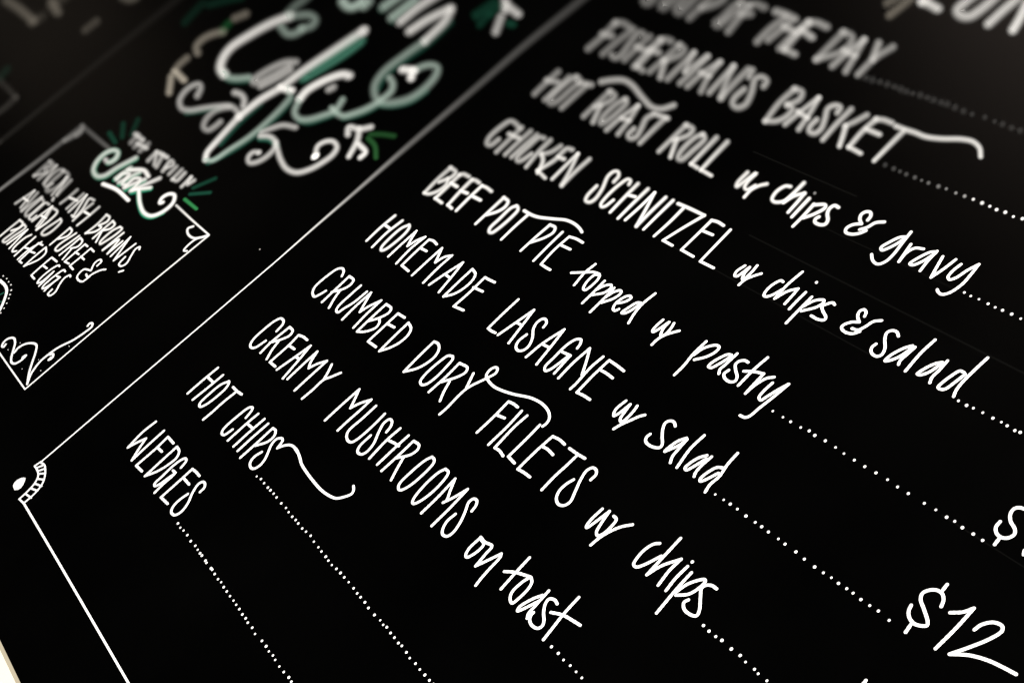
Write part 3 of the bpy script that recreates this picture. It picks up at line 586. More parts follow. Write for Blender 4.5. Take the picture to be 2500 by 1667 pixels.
('roast', 'ROLL', 'white'): """304.0,658.6 304.9,640.0 305.8,621.6|4.54,-0.76,3.19,0.94,0.24|3.87,-0.59,2.71,0.92,0.32
304.0,658.6 315.0,657.9 317.8,650.8 308.3,638.5|4.54,-0.76,3.19,0.93,0.27|4.21,-0.67,2.95,0.92,0.31
310.4,640.8 323.9,621.3|4.23,-0.68,2.97,0.91,0.36|3.62,-0.54,2.57,0.88,0.45
331.4,656.5 327.0,650.9 328.6,629.3 333.4,623.2 337.6,623.6 338.8,636.7 337.5,653.9 331.2,656.4|4.23,-0.70,3.03,0.93,0.29|4.23,-0.70,3.03,0.93,0.29
348.2,659.2 350.0,641.6 351.8,624.1c 362.3,622.9|4.10,-0.68,2.97,0.92,0.31|3.71,-0.59,2.69,0.91,0.37|3.32,-0.50,2.41,0.88,0.45|3.16,-0.47,2.31,0.88,0.48
363.4,659.6 365.3,640.7 367.5,622.8c 382.9,621.8|3.91,-0.65,2.86,0.91,0.34|3.49,-0.55,2.56,0.89,0.42|3.09,-0.46,2.28,0.87,0.51|2.89,-0.42,2.15,0.85,0.56""",
('roast', 'w/', 'white'): """413.3,639.8 414.6,626.3 417.3,622.6 418.9,627.6 421.8,642.9 422.6,630.7 425.6,625.1 429.7,624.2 433.1,631.3|2.88,-0.44,2.19,0.86,0.53|2.49,-0.36,1.93,0.82,0.64
434.4,616.7 433.4,625.9 436.8,633.0 441.7,637.4|2.21,-0.29,1.73,0.78,0.74|2.51,-0.37,1.96,0.83,0.61""",
('roast', 'chips', 'white'): """464.6,644.5 460.0,643.1 457.3,634.3 460.5,626.2 464.7,624.8 472.2,629.0 474.4,639.5|2.38,-0.35,1.90,0.81,0.68|2.19,-0.31,1.77,0.78,0.75
472.8,653.0 473.5,639.1 473.2,628.1c 476.3,637.7 482.7,644.1c 484.5,634.8 486.1,621.5|2.59,-0.37,2.10,0.82,0.64|2.35,-0.31,1.92,0.78,0.74|2.18,-0.27,1.80,0.74,0.82|2.30,-0.30,1.89,0.77,0.76|2.34,-0.31,1.93,0.78,0.74|2.18,-0.27,1.81,0.75,0.81|1.97,-0.22,1.66,0.68,0.90
491.3,641.4 492.3,629.8 493.3,619.0|2.22,-0.28,1.84,0.75,0.80|1.88,-0.20,1.60,0.63,0.93
491.2,648.3|2.17,-0.31,1.77,0.81,0.18
500.3,638.3 501.8,624.4 502.4,611.5|2.09,-0.26,1.76,0.72,0.85|1.72,-0.16,1.49,0.54,0.97
500.7,637.8 510.1,642.3 512.4,640.1 509.4,630.7 503.6,622.6|2.08,-0.25,1.75,0.72,0.85|1.84,-0.19,1.58,0.62,0.94
522.9,645.1 518.2,645.4 516.7,640.8 519.5,635.5 525.2,630.5 526.7,626.0 523.0,623.5 516.6,623.7 514.3,626.5 515.4,629.7|1.99,-0.24,1.71,0.66,0.91|1.84,-0.20,1.59,0.59,0.96""",
('roast', '&', 'white'): """556.3,645.6 555.3,650.2 551.9,653.1 548.2,652.0 546.7,648.0 549.4,643.5 554.4,640.2c 548.4,636.0 546.6,630.6 549.2,627.3 555.3,627.8 560.8,631.8 563.5,636.3|1.74,-0.19,1.54,0.57,0.96|1.60,-0.15,1.44,0.46,0.99
557.9,634.8 561.8,639.3 564.4,646.3 570.5,650.2|1.62,-0.15,1.45,0.50,0.98|1.70,-0.18,1.52,0.58,0.96""",
('roast', 'gravy', 'white'): """598.3,646.1 594.1,643.5 589.9,635.1 588.1,628.0 590.8,626.3 593.0,628.9 596.9,637.6 598.6,645.7|1.50,-0.13,1.38,0.39,0.99|1.50,-0.13,1.38,0.39,0.99
598.1,651.7 600.0,640.2 602.4,627.0 602.0,618.6 598.2,613.7 591.8,614.9 586.3,619.3|1.55,-0.14,1.42,0.43,0.99|1.41,-0.10,1.30,0.12,1.00
607.3,641.8 609.5,632.7 611.7,623.6c 610.5,633.2 613.1,640.1 619.9,642.6|1.44,-0.11,1.33,0.27,1.00|1.40,-0.11,1.31,0.20,1.00
630.4,644.8 627.1,642.6 623.0,634.5 621.0,625.9 623.8,625.8 628.0,632.0 631.4,643.8|1.39,-0.10,1.30,0.17,1.00|1.38,-0.10,1.30,0.12,1.00
631.0,645.7 631.6,634.9 633.4,624.2|1.39,-0.10,1.30,0.17,1.00|1.36,-0.09,1.28,0.12,1.00
638.8,643.5 642.7,631.6 645.6,623.1c 648.1,633.4 649.9,645.7|1.37,-0.10,1.29|1.35,-0.10,1.28
656.8,643.8 655.8,635.4 657.1,629.2 659.8,628.1 662.7,631.6 665.2,641.3 668.8,650.0c 670.5,639.1 671.3,628.8 668.8,618.2 664.8,614.1 660.4,614.7 658.4,616.1|1.35,-0.10,1.28|1.35,-0.09,1.27""",
('roast', 'dots', 'white'): """678.3,623.5|1.29,-0.09,1.23
684.9,623.1|1.29,-0.09,1.23
692.3,623.6|1.29,-0.09,1.23
701.1,623.4|1.28,-0.09,1.23
707.9,623.2|1.28,-0.09,1.22
714.4,623.6|1.27,-0.09,1.22
722.5,623.9|1.27,-0.09,1.22
730.9,623.7|1.26,-0.09,1.22""",
('basket', 'dots', 'white'): """524.0,699.4|2.71,-0.48,2.25,0.89,0.03
534.0,699.2|2.60,-0.45,2.17,0.88,0.04
541.3,698.9|2.51,-0.43,2.12,0.88,0.04
548.6,698.7|2.43,-0.42,2.06,0.87,0.05
557.9,698.9|2.34,-0.40,1.99,0.86,0.07
565.5,698.7|2.26,-0.38,1.94,0.85,0.08
572.8,698.9|2.19,-0.36,1.89,0.84,0.10
583.0,699.4|2.09,-0.34,1.82,0.83,0.13
590.8,700.0|2.02,-0.33,1.78,0.82,0.15
601.1,699.7|1.92,-0.31,1.70,0.80,0.21
609.9,700.0|1.85,-0.29,1.65,0.78,0.27
618.5,700.3|1.93,-0.27,1.75,0.70,0.67
627.5,700.2|1.86,-0.26,1.70,0.68,0.77
635.4,700.0|1.79,-0.24,1.65,0.65,0.84
642.4,699.6|1.74,-0.22,1.60,0.63,0.90
650.3,700.3|1.69,-0.21,1.57,0.61,0.93
658.9,699.4|1.62,-0.20,1.52,0.57,0.97
666.5,700.7|1.58,-0.19,1.49,0.55,0.98""",
('soup', 'dots', 'white'): """427.2,775.3|4.76,-1.01,3.76,0.95,0.02
435.6,775.1|4.67,-1.00,3.72,0.95,0.02
444.0,775.8|4.59,-0.98,3.68,0.95,0.02
452.8,775.9|4.51,-0.96,3.63,0.95,0.02
461.6,776.0|4.42,-0.94,3.58,0.95,0.02
469.2,775.7|4.34,-0.93,3.54,0.95,0.02
476.7,775.3|4.26,-0.91,3.49,0.95,0.02
483.6,775.6|4.20,-0.90,3.46,0.95,0.02
491.5,776.3|4.13,-0.88,3.42,0.95,0.02
499.8,776.3|4.05,-0.87,3.38,0.95,0.02
507.1,776.0|3.98,-0.85,3.33,0.95,0.02
515.3,776.1|3.90,-0.83,3.29,0.95,0.02
521.7,776.6|3.85,-0.82,3.26,0.95,0.02
531.0,776.0|3.76,-0.80,3.20,0.95,0.02
540.9,775.3|3.66,-0.78,3.14,0.94,0.02
550.3,775.2|3.58,-0.76,3.09,0.94,0.02
562.8,776.5|3.48,-0.74,3.03,0.94,0.02
573.8,775.7|3.37,-0.72,2.96,0.94,0.02
582.0,775.7|3.30,-0.70,2.92,0.93,0.02
591.8,775.2|3.21,-0.68,2.86,0.93,0.02
600.3,775.4|3.14,-0.66,2.81,0.93,0.02""",
('wedges', 'dots', 'white'): """237.7,73.0|1.55,0.02,1.25
245.0,72.5|1.55,0.02,1.25
251.5,73.3|1.54,0.02,1.25
260.5,73.6|1.54,0.02,1.25
270.6,72.9|1.53,0.02,1.24
280.1,73.7|1.52,0.02,1.24
286.8,73.3|1.52,0.02,1.24
292.9,73.1|1.52,0.02,1.24
297.1,73.2|1.51,0.02,1.24
305.9,73.1|1.51,0.02,1.24
309.2,72.7|1.51,0.02,1.24
319.1,73.1|1.50,0.02,1.23
321.7,73.2|1.50,0.02,1.23
328.5,72.7|1.49,0.02,1.23
336.6,72.4|1.49,0.03,1.23
342.6,73.0|1.49,0.03,1.23
349.8,72.3|1.48,0.03,1.23
356.9,72.2|1.48,0.03,1.22
364.4,72.1|1.47,0.03,1.22
371.8,72.2|1.47,0.03,1.22
378.2,72.0|1.46,0.03,1.22
385.1,72.0|1.46,0.03,1.22
392.7,71.4|1.45,0.03,1.22
399.3,71.7|1.45,0.03,1.21
405.1,71.0|1.45,0.03,1.21
413.5,71.5|1.44,0.03,1.21
421.6,70.4|1.44,0.03,1.21
433.5,71.5|1.43,0.03,1.21
441.5,71.6|1.42,0.03,1.20
448.2,71.0|1.42,0.03,1.20
455.1,71.7|1.42,0.03,1.20
460.7,71.1|1.41,0.03,1.20
469.6,70.7|1.41,0.03,1.20
477.7,70.9|1.40,0.03,1.20
486.1,71.6|1.40,0.03,1.19
491.6,71.2|1.39,0.03,1.19""",
('soup', 'SOUP', 'white'): """100.5,809.4 98.2,805.2 101.2,790.3 105.4,777.7 101.8,773.0 96.0,774.6 90.9,783.5|9.17,-1.98,5.99,0.95,0.08|8.91,-1.84,5.73,0.95,0.09
119.4,811.8 119.7,796.2 123.0,778.2 128.2,773.8 131.0,779.1 130.1,799.5 126.3,810.5 119.1,811.7|8.94,-1.94,5.91,0.95,0.08|8.94,-1.94,5.91,0.95,0.08
139.2,814.5 144.4,790.3 148.4,777.9 155.8,775.3 157.1,782.5 155.2,800.7 154.9,816.0|8.71,-1.91,5.84,0.95,0.09|8.52,-1.87,5.77,0.95,0.09
171.3,821.1 173.8,796.5 175.3,774.2|8.38,-1.86,5.74,0.95,0.08|7.65,-1.58,5.15,0.95,0.10
171.3,821.1 183.0,819.7 190.2,810.2 186.3,798.9 176.9,790.7|8.38,-1.86,5.74,0.95,0.10|7.87,-1.67,5.34,0.95,0.11""",
('soup', 'OF', 'white'): """215.1,811.6 211.9,805.6 213.9,784.7 212.7,776.9 218.3,776.4 220.7,790.3 221.5,808.7 218.6,812.8 214.9,811.2|7.68,-1.69,5.38,0.95,0.10|7.67,-1.69,5.37,0.95,0.10
246.9,814.6 233.6,815.2 228.6,811.0c 232.6,792.7 237.3,774.0|7.32,-1.63,5.23,0.95,0.11|6.87,-1.43,4.81,0.95,0.13
229.7,798.3 240.3,801.8|7.31,-1.58,5.14,0.95,0.12|7.22,-1.58,5.12,0.95,0.12""",
('soup', 'THE', 'white'): """265.8,814.1 280.0,814.1 294.2,812.4|7.11,-1.58,5.15,0.95,0.18|6.74,-1.50,4.97,0.95,0.19
282.4,810.3 279.9,790.8 281.3,773.7|6.85,-1.52,5.01,0.95,0.13|6.37,-1.33,4.59,0.95,0.15
293.3,806.5 291.9,791.3 290.8,779.9|6.67,-1.47,4.91,0.95,0.13|6.35,-1.34,4.61,0.95,0.15
312.4,813.1 311.3,794.4 312.8,774.9|6.54,-1.46,4.88,0.95,0.14|6.03,-1.26,4.43,0.95,0.16
293.2,800.0 311.0,797.9|6.59,-1.44,4.83,0.95,0.21|6.35,-1.38,4.71,0.95,0.22
336.0,814.8 321.2,816.1 313.7,813.5c 315.2,793.9 319.2,775.4c 334.6,773.8|6.29,-1.41,4.77,0.95,0.17|5.77,-1.21,4.30,0.95,0.20
314.5,802.8 332.8,798.3|6.38,-1.40,4.75,0.94,0.24|6.11,-1.33,4.59,0.94,0.25""",
('soup', 'DAY', 'white'): """359.1,814.7 360.4,795.6 361.7,776.6|5.99,-1.36,4.61,0.95,0.14|5.47,-1.16,4.15,0.95,0.16
359.1,814.7 371.4,813.6 378.0,805.4 377.6,793.0 361.7,776.6|5.99,-1.36,4.61,0.95,0.15|5.47,-1.16,4.15,0.95,0.17
384.1,775.3 384.7,793.8 387.0,813.9c 395.5,792.5 402.5,774.4|5.22,-1.11,4.01,0.95,0.18|5.01,-1.06,3.90,0.95,0.19
379.8,795.5 394.2,793.8|5.52,-1.21,4.27,0.95,0.22|5.34,-1.17,4.17,0.95,0.22
404.6,814.9 415.0,796.3|5.49,-1.25,4.35,0.95,0.20|5.15,-1.14,4.08,0.95,0.22
421.4,815.7 416.1,798.4 416.9,775.6|5.32,-1.22,4.27,0.95,0.15|4.88,-1.04,3.83,0.95,0.18""",
('basket', "FISHERMAN'S", 'white'): """114.5,738.2 100.6,740.4 91.3,737.2c 94.3,716.5 93.9,695.6|7.91,-1.52,5.07,0.95,0.11|7.53,-1.33,4.70,0.95,0.12
91.3,718.9 104.9,720.2|7.92,-1.46,4.97,0.95,0.14|7.76,-1.44,4.91,0.95,0.15
123.4,737.0 120.2,717.0 119.8,696.4|7.77,-1.49,5.00,0.95,0.10|7.21,-1.28,4.57,0.95,0.11
142.2,735.8 135.5,736.9 134.7,731.5 138.8,718.5 143.8,701.8 139.7,696.9 133.3,698.8|7.51,-1.44,4.89,0.95,0.12|7.07,-1.27,4.52,0.95,0.14
153.4,735.5 153.3,717.8 154.5,699.8|7.36,-1.42,4.82,0.95,0.11|6.82,-1.23,4.42,0.95,0.12
169.5,736.2 171.5,716.9 174.8,696.6|7.17,-1.38,4.74,0.95,0.12|6.53,-1.17,4.27,0.95,0.14
152.5,719.2 171.1,718.4|7.14,-1.33,4.64,0.95,0.18|6.89,-1.29,4.53,0.95,0.19
184.5,739.8 175.6,740.0 172.0,737.1c 175.4,716.6 178.5,698.0c 190.1,695.7|7.04,-1.37,4.70,0.95,0.13|6.33,-1.14,4.18,0.95,0.16
172.2,722.2 185.0,721.8|6.93,-1.31,4.57,0.95,0.19|6.77,-1.28,4.50,0.95,0.19
199.7,738.6 200.4,717.6 199.9,697.8|6.83,-1.33,4.61,0.95,0.12|6.25,-1.13,4.15,0.95,0.14
199.7,738.6 211.0,736.2 213.0,728.7 201.9,714.9|6.83,-1.33,4.61,0.95,0.14|6.47,-1.21,4.33,0.95,0.15
203.1,715.3 219.1,696.2|6.46,-1.20,4.33,0.95,0.20|6.00,-1.08,4.03,0.95,0.22
229.2,697.6 227.5,716.3 225.7,736.6c 231.6,724.2 239.8,712.9c 242.3,725.0 245.3,738.1c 247.9,715.9 248.2,698.6|5.90,-1.07,3.99,0.95,0.16|5.69,-1.03,3.90,0.95,0.17
260.0,698.4 260.5,719.1 265.9,737.0c 271.1,716.8 280.7,698.6|5.56,-1.01,3.84,0.95,0.18|5.33,-0.97,3.73,0.95,0.18
258.2,718.2 269.9,717.9|5.85,-1.10,4.06,0.94,0.23|5.72,-1.08,4.00,0.94,0.23
290.7,701.0 288.1,718.6 285.4,737.9c 296.0,718.6 308.6,700.4c 305.9,720.8 304.3,740.3|5.25,-0.96,3.70,0.95,0.21|5.63,-1.11,4.06,0.95,0.18
309.8,740.8 313.8,733.1|5.58,-1.10,4.03,0.95,0.20|5.43,-1.06,3.93,0.95,0.21
339.0,729.1 336.4,735.7 326.5,738.0 322.5,733.4 334.6,716.8 341.0,702.7 335.5,696.8 327.3,698.8 322.4,705.9 322.6,718.1|5.10,-0.99,3.75,0.94,0.22|5.14,-0.97,3.72,0.94,0.23""",
('basket', 'BASKET', 'white'): """372.2,738.0 372.0,717.9 377.7,695.2|4.87,-0.96,3.66,0.95,0.21|4.26,-0.77,3.18,0.94,0.26
372.2,738.0 382.0,738.1 387.6,730.0 382.2,719.0|4.87,-0.96,3.66,0.94,0.23|4.52,-0.86,3.40,0.94,0.25
381.1,720.1 390.4,717.9 393.0,708.8 388.6,699.7 377.7,695.2|4.55,-0.87,3.42,0.94,0.25|4.26,-0.77,3.18,0.93,0.28
399.6,699.9 401.4,718.1 404.1,738.0c 412.4,716.8 417.3,700.1|4.11,-0.75,3.11,0.93,0.28|3.94,-0.72,3.02,0.93,0.29
398.5,716.9 413.5,714.3|4.33,-0.82,3.29,0.91,0.35|4.15,-0.78,3.19,0.91,0.37
435.8,730.6 433.5,736.8 426.8,737.0 423.2,731.2 430.7,720.0 437.1,708.5 435.5,702.1 428.8,702.1 424.6,707.5 424.1,715.9|4.13,-0.80,3.24,0.93,0.30|4.07,-0.77,3.15,0.92,0.31
444.9,738.6 446.0,719.2 448.9,699.4|4.14,-0.82,3.28,0.94,0.26|3.62,-0.66,2.84,0.92,0.33
464.1,738.7 459.6,727.7 455.3,720.3|3.96,-0.78,3.17,0.94,0.25|3.82,-0.73,3.03,0.93,0.27
456.2,720.7 463.3,709.7 469.3,699.8|3.82,-0.73,3.03,0.90,0.38|3.38,-0.61,2.69,0.88,0.46
492.7,740.1 482.8,740.1 476.1,738.0c 475.5,721.8 478.3,702.4c 493.7,700.8|3.71,-0.73,3.04,0.92,0.32|3.80,-0.75,3.09,0.92,0.32|3.84,-0.76,3.10,0.92,0.32|3.65,-0.69,2.94,0.91,0.35|3.32,-0.60,2.66,0.90,0.41|3.10,-0.55,2.52,0.89,0.45
477.2,725.3 492.5,724.9|3.68,-0.70,2.96,0.90,0.39|3.53,-0.68,2.88,0.90,0.40
499.0,738.6 508.7,738.6 520.0,739.2 532.0,739.0 546.2,742.4 563.0,748.9 573.9,750.3 583.7,746.7 591.0,739.6|3.63,-0.72,2.99,0.90,0.38|3.55,-0.70,2.93,0.90,0.39|3.45,-0.68,2.88,0.90,0.39|3.34,-0.66,2.81,0.90,0.41|3.26,-0.64,2.77,0.89,0.41|3.18,-0.63,2.75,0.89,0.42|3.08,-0.61,2.68,0.89,0.43|2.91,-0.57,2.55,0.88,0.47|2.70,-0.52,2.38,0.86,0.52
509.7,736.2 510.5,717.7 511.4,699.2|3.51,-0.69,2.90,0.92,0.33|3.22,-0.60,2.65,0.90,0.39|2.87,-0.50,2.36,0.88,0.47""",
('heading', 'BASKET', 'tan'): """385.9,848.7 387.5,861.6 388.8,878.0|6.19,-1.47,4.93,0.95,0.12|6.52,-1.62,5.27,0.95,0.11
370.6,861.4 373.7,869.6 379.1,880.2|6.52,-1.57,5.17,0.95,0.10|6.66,-1.66,5.35,0.95,0.10""",
('heading', 'headletters', 'white'): """401.2,889.0 402.7,874.5c 411.0,873.7 423.9,870.9|6.84,-1.63,5.68,0.91,0.34|6.39,-1.47,5.34,0.91,0.37
445.3,903.0 443.0,885.0 443.5,874.8 451.6,870.7 460.4,871.9 464.2,883.4 465.4,902.5|6.52,-1.59,5.60,0.92,0.31|6.30,-1.53,5.48,0.92,0.31
484.3,869.9 484.5,888.4 485.7,909.0|5.75,-1.31,5.00,0.91,0.36|6.16,-1.51,5.45,0.92,0.32
510.6,870.7 505.8,885.5 498.8,901.5|5.49,-1.25,4.87,0.88,0.47|5.94,-1.44,5.29,0.89,0.42""",
('stack', 'rays', 'green'): """-518.5,298.9 -487.4,295.1|9.32,-0.43,4.12,0.89,0.27|8.70,-0.39,3.92,0.88,0.29
-514.0,320.1 -485.4,306.5|9.68,-0.50,4.28,0.92,0.19|8.97,-0.43,4.03,0.91,0.21
-494.5,336.7 -471.7,316.6|9.72,-0.55,4.33,0.94,0.14|8.97,-0.45,4.06,0.94,0.15
-244.7,315.1 -226.9,340.3|4.85,-0.22,2.66,0.85,0.34|5.25,-0.28,2.85,0.88,0.29
-237.6,307.0 -208.4,323.5|4.53,-0.19,2.54,0.78,0.44|4.51,-0.21,2.56,0.79,0.43""",
('stack', 'rays', 'brightgreen'): """-236.1,298.3 -199.6,298.8|4.28,-0.17,2.44,0.66,0.55|3.77,-0.14,2.27,0.60,0.57""",
('stack', 'halo', 'halo'): """-450.1,269.6 -445.6,279.8 -456.3,287.6 -469.4,286.0 -478.5,275.8 -472.2,257.7 -456.5,248.1 -436.3,247.0 -425.5,252.9 -419.6,270.9 -406.5,296.1|7.65,-0.26,3.91,0.83,0.62|7.65,-0.31,3.95,0.84,0.59
-399.9,259.5 -394.0,282.3|6.49,-0.19,3.54,0.81,0.67|7.03,-0.25,3.74,0.84,0.58
-380.6,258.3 -369.4,285.4|6.15,-0.18,3.44,0.79,0.73|6.70,-0.24,3.64,0.83,0.63
-357.8,258.9 -341.9,282.0|5.81,-0.16,3.33,0.75,0.80|6.16,-0.21,3.47,0.78,0.74
-340.9,261.8 -315.4,280.4|5.63,-0.16,3.28,0.70,0.88|5.71,-0.19,3.33,0.71,0.86
-332.2,268.8 -302.1,257.6 -274.8,252.4 -256.1,256.4 -245.7,269.3|5.67,-0.17,3.30,0.63,0.94|4.54,-0.12,2.96,0.49,0.98""",
('stack', 'Stack', 'white'): """-463.6,269.8 -450.1,269.6 -445.6,279.8 -456.3,287.6 -469.4,286.0 -478.5,275.8 -474.6,258.7 -460.0,248.6 -440.7,247.0 -427.9,253.8 -421.9,271.9 -408.9,297.1|7.47,-0.27,3.52,0.90,0.40|7.28,-0.32,3.52,0.90,0.39
-395.6,279.6 -365.6,292.1 -345.6,290.2|6.50,-0.25,3.23,0.82,0.64|5.92,-0.24,3.06,0.80,0.69
-400.3,261.3 -396.4,283.3|6.03,-0.20,3.04,0.89,0.44|6.63,-0.26,3.27,0.91,0.36
-385.2,260.2 -369.8,287.2|5.73,-0.18,2.95,0.87,0.50|6.26,-0.25,3.16,0.89,0.42
-364.2,259.9 -344.5,284.8|5.37,-0.17,2.83,0.84,0.59|5.75,-0.22,2.99,0.87,0.51
-396.0,261.2 -397.2,271.8 -384.4,276.6 -376.0,261.4 -366.0,264.0|5.96,-0.19,3.02,0.85,0.56|5.52,-0.18,2.88,0.83,0.61
-364.5,261.7 -365.6,277.1 -353.0,280.9 -344.6,265.0|5.43,-0.17,2.85,0.84,0.60|5.19,-0.17,2.78,0.83,0.63
-346.1,262.3 -320.8,297.5|5.14,-0.16,2.76,0.83,0.62|5.71,-0.24,3.00,0.87,0.50
-344.6,265.0 -317.6,281.4|5.19,-0.17,2.78,0.80,0.71|5.20,-0.19,2.80,0.80,0.69
-333.5,270.1 -303.3,259.0 -277.1,254.2 -258.6,257.4 -247.7,270.2 -248.9,286.6 -261.6,294.0 -272.4,290.8 -276.4,281.3 -269.5,275.0 -266.3,278.4|5.15,-0.17,2.77,0.77,0.76|4.33,-0.14,2.51,0.71,0.86
-410.8,245.3 -372.9,251.8 -329.9,252.2|5.75,-0.16,2.93,0.74,0.82|4.61,-0.13,2.58,0.65,0.92""",
('stack', 'THE', 'white'): """-452.9,307.8 -456.8,320.8|8.30,-0.40,3.73,0.95,0.16|8.72,-0.46,3.89,0.95,0.15
-463.4,320.1 -438.9,320.1|8.80,-0.46,3.92,0.91,0.34|8.42,-0.44,3.80,0.91,0.36
-436.0,306.8 -434.5,319.9|7.92,-0.38,3.60,0.95,0.16|8.32,-0.43,3.77,0.95,0.15
-416.4,307.1 -417.2,321.1|7.54,-0.36,3.47,0.95,0.18|8.01,-0.42,3.67,0.95,0.16
-437.3,312.5 -411.7,315.3|8.13,-0.41,3.68,0.91,0.35|7.71,-0.39,3.55,0.90,0.38""",
('stack', 'ATRIUM', 'white'): """-379.7,304.9 -382.7,319.7c -359.1,306.0|6.76,-0.32,3.20,0.93,0.29|6.41,-0.30,3.08,0.92,0.32
-374.6,321.2 -352.2,323.1|7.18,-0.37,3.38,0.89,0.43|6.81,-0.36,3.26,0.88,0.45
-364.3,321.7 -350.8,305.7|7.00,-0.36,3.32,0.94,0.25|6.25,-0.29,3.02,0.92,0.31
-330.6,306.8 -338.0,323.4 -325.4,321.1 -331.7,312.3|5.91,-0.28,2.91,0.91,0.35|6.10,-0.30,2.98,0.92,0.33
-313.0,308.9 -315.5,321.5|5.66,-0.27,2.82,0.92,0.30|6.08,-0.31,3.00,0.93,0.26
-296.8,306.5 -299.9,322.7|5.30,-0.24,2.69,0.91,0.34|5.84,-0.30,2.91,0.93,0.28
-295.0,307.4 -286.4,308.4 -288.0,322.2|5.30,-0.24,2.69,0.90,0.41|5.61,-0.28,2.83,0.91,0.36
-265.9,307.2 -268.9,323.1c -261.3,313.2 -257.4,322.6|4.80,-0.22,2.51,0.89,0.42|5.09,-0.25,2.64,0.91,0.37""",
('ingredients', 'BACON', 'white'): """-571.3,217.8 -570.7,205.2 -568.3,190.1|7.56,-0.19,3.17,0.95,0.12|6.53,-0.11,2.78,0.95,0.16
-571.3,217.8 -556.7,217.9 -563.6,206.2 -551.3,205.3 -568.3,190.1|7.56,-0.19,3.17,0.95,0.19|6.53,-0.11,2.78,0.94,0.25
-550.2,190.9 -547.5,219.8c -529.0,192.1|6.19,-0.10,2.67,0.95,0.19|5.82,-0.10,2.55,0.95,0.20
-524.1,221.8 -532.7,218.0 -526.8,193.1 -517.0,191.3 -511.9,199.9|6.73,-0.17,2.90,0.95,0.18|5.75,-0.11,2.54,0.94,0.24
-519.0,222.0 -514.2,194.7 -504.1,188.4 -494.5,197.1 -494.6,220.4 -506.9,223.3 -519.3,221.4|6.63,-0.17,2.87,0.95,0.19|6.62,-0.17,2.86,0.95,0.19
-484.1,189.8 -497.7,219.0c -474.9,194.2c -481.9,220.0|4.88,-0.08,2.24,0.93,0.29|5.83,-0.14,2.60,0.95,0.21
-473.6,188.6 -470.7,185.8|4.65,-0.07,2.16,0.91,0.37|4.51,-0.07,2.11,0.90,0.39""",
('ingredients', 'HASH', 'white'): """-447.4,217.2 -446.6,203.3 -448.1,190.4|5.09,-0.12,2.34,0.94,0.24|4.24,-0.06,2.03,0.91,0.34
-425.8,219.2 -425.0,205.4 -424.2,191.6|4.75,-0.11,2.23,0.93,0.27|3.86,-0.06,1.90,0.90,0.41
-443.4,203.8 -422.2,207.7|4.58,-0.09,2.15,0.84,0.60|4.32,-0.09,2.07,0.83,0.63
-413.2,190.8 -417.5,221.0c -393.7,190.2|3.65,-0.05,1.83,0.87,0.49|3.31,-0.05,1.72,0.85,0.57
-392.2,222.9 -403.4,220.6 -392.6,204.7 -389.9,192.1 -399.1,190.6|4.26,-0.10,2.07,0.89,0.43|3.41,-0.05,1.75,0.83,0.63
-387.2,219.2 -388.0,202.9 -385.7,187.2|4.07,-0.09,2.00,0.91,0.36|3.10,-0.04,1.65,0.84,0.60
-367.7,221.5 -367.0,203.1 -367.8,187.0|3.80,-0.09,1.91,0.90,0.41|2.82,-0.03,1.56,0.80,0.70
-384.1,204.8 -367.8,206.7|3.58,-0.06,1.82,0.75,0.80|3.37,-0.06,1.75,0.73,0.84""",
('ingredients', 'BROWNS', 'white'): """-337.8,221.1 -334.6,205.2 -336.2,187.9|3.30,-0.07,1.74,0.86,0.53|2.41,-0.03,1.43,0.72,0.85
-337.8,221.1 -327.9,222.0 -322.8,216.7 -328.8,206.1|3.30,-0.07,1.74,0.82,0.66|2.76,-0.05,1.55,0.74,0.82
-328.8,206.1 -320.7,206.2 -323.0,197.4 -336.2,187.9|2.76,-0.05,1.55,0.74,0.82|2.41,-0.03,1.43,0.65,0.92
-313.7,221.2 -313.5,204.9 -312.6,190.1|2.93,-0.06,1.62,0.82,0.64|2.17,-0.02,1.36,0.64,0.93
-313.7,221.2 -303.7,220.3 -302.3,213.3 -312.4,204.5|2.93,-0.06,1.62,0.77,0.77|2.49,-0.04,1.46,0.68,0.90
-312.4,204.5 -299.7,189.8|2.49,-0.04,1.46,0.70,0.87|2.02,-0.02,1.32,0.53,0.97
-289.4,222.5 -294.5,213.4 -292.6,193.4 -288.3,191.7 -285.5,196.9 -281.1,214.3 -282.7,222.9 -289.8,222.3|2.62,-0.05,1.51,0.76,0.79|2.62,-0.05,1.51,0.76,0.79
-271.5,220.7 -272.2,204.3 -272.2,189.3c -265.9,211.3 -257.2,190.4c -256.7,213.0|2.34,-0.04,1.42,0.71,0.86|2.01,-0.03,1.32,0.58,0.96
-247.0,191.0 -252.0,222.9c -233.8,190.3c -230.3,221.6|1.66,-0.01,1.21,0.12,1.00|1.91,-0.03,1.29,0.52,0.98
-213.5,220.0 -217.6,222.5 -220.3,217.4 -215.2,209.0 -207.8,198.2 -211.2,191.9 -218.5,191.8 -222.3,202.7|1.75,-0.02,1.24,0.35,1.00|1.64,-0.02,1.21,0.12,1.00
-204.2,185.9 -200.1,190.4|1.61,-0.01,1.20""",
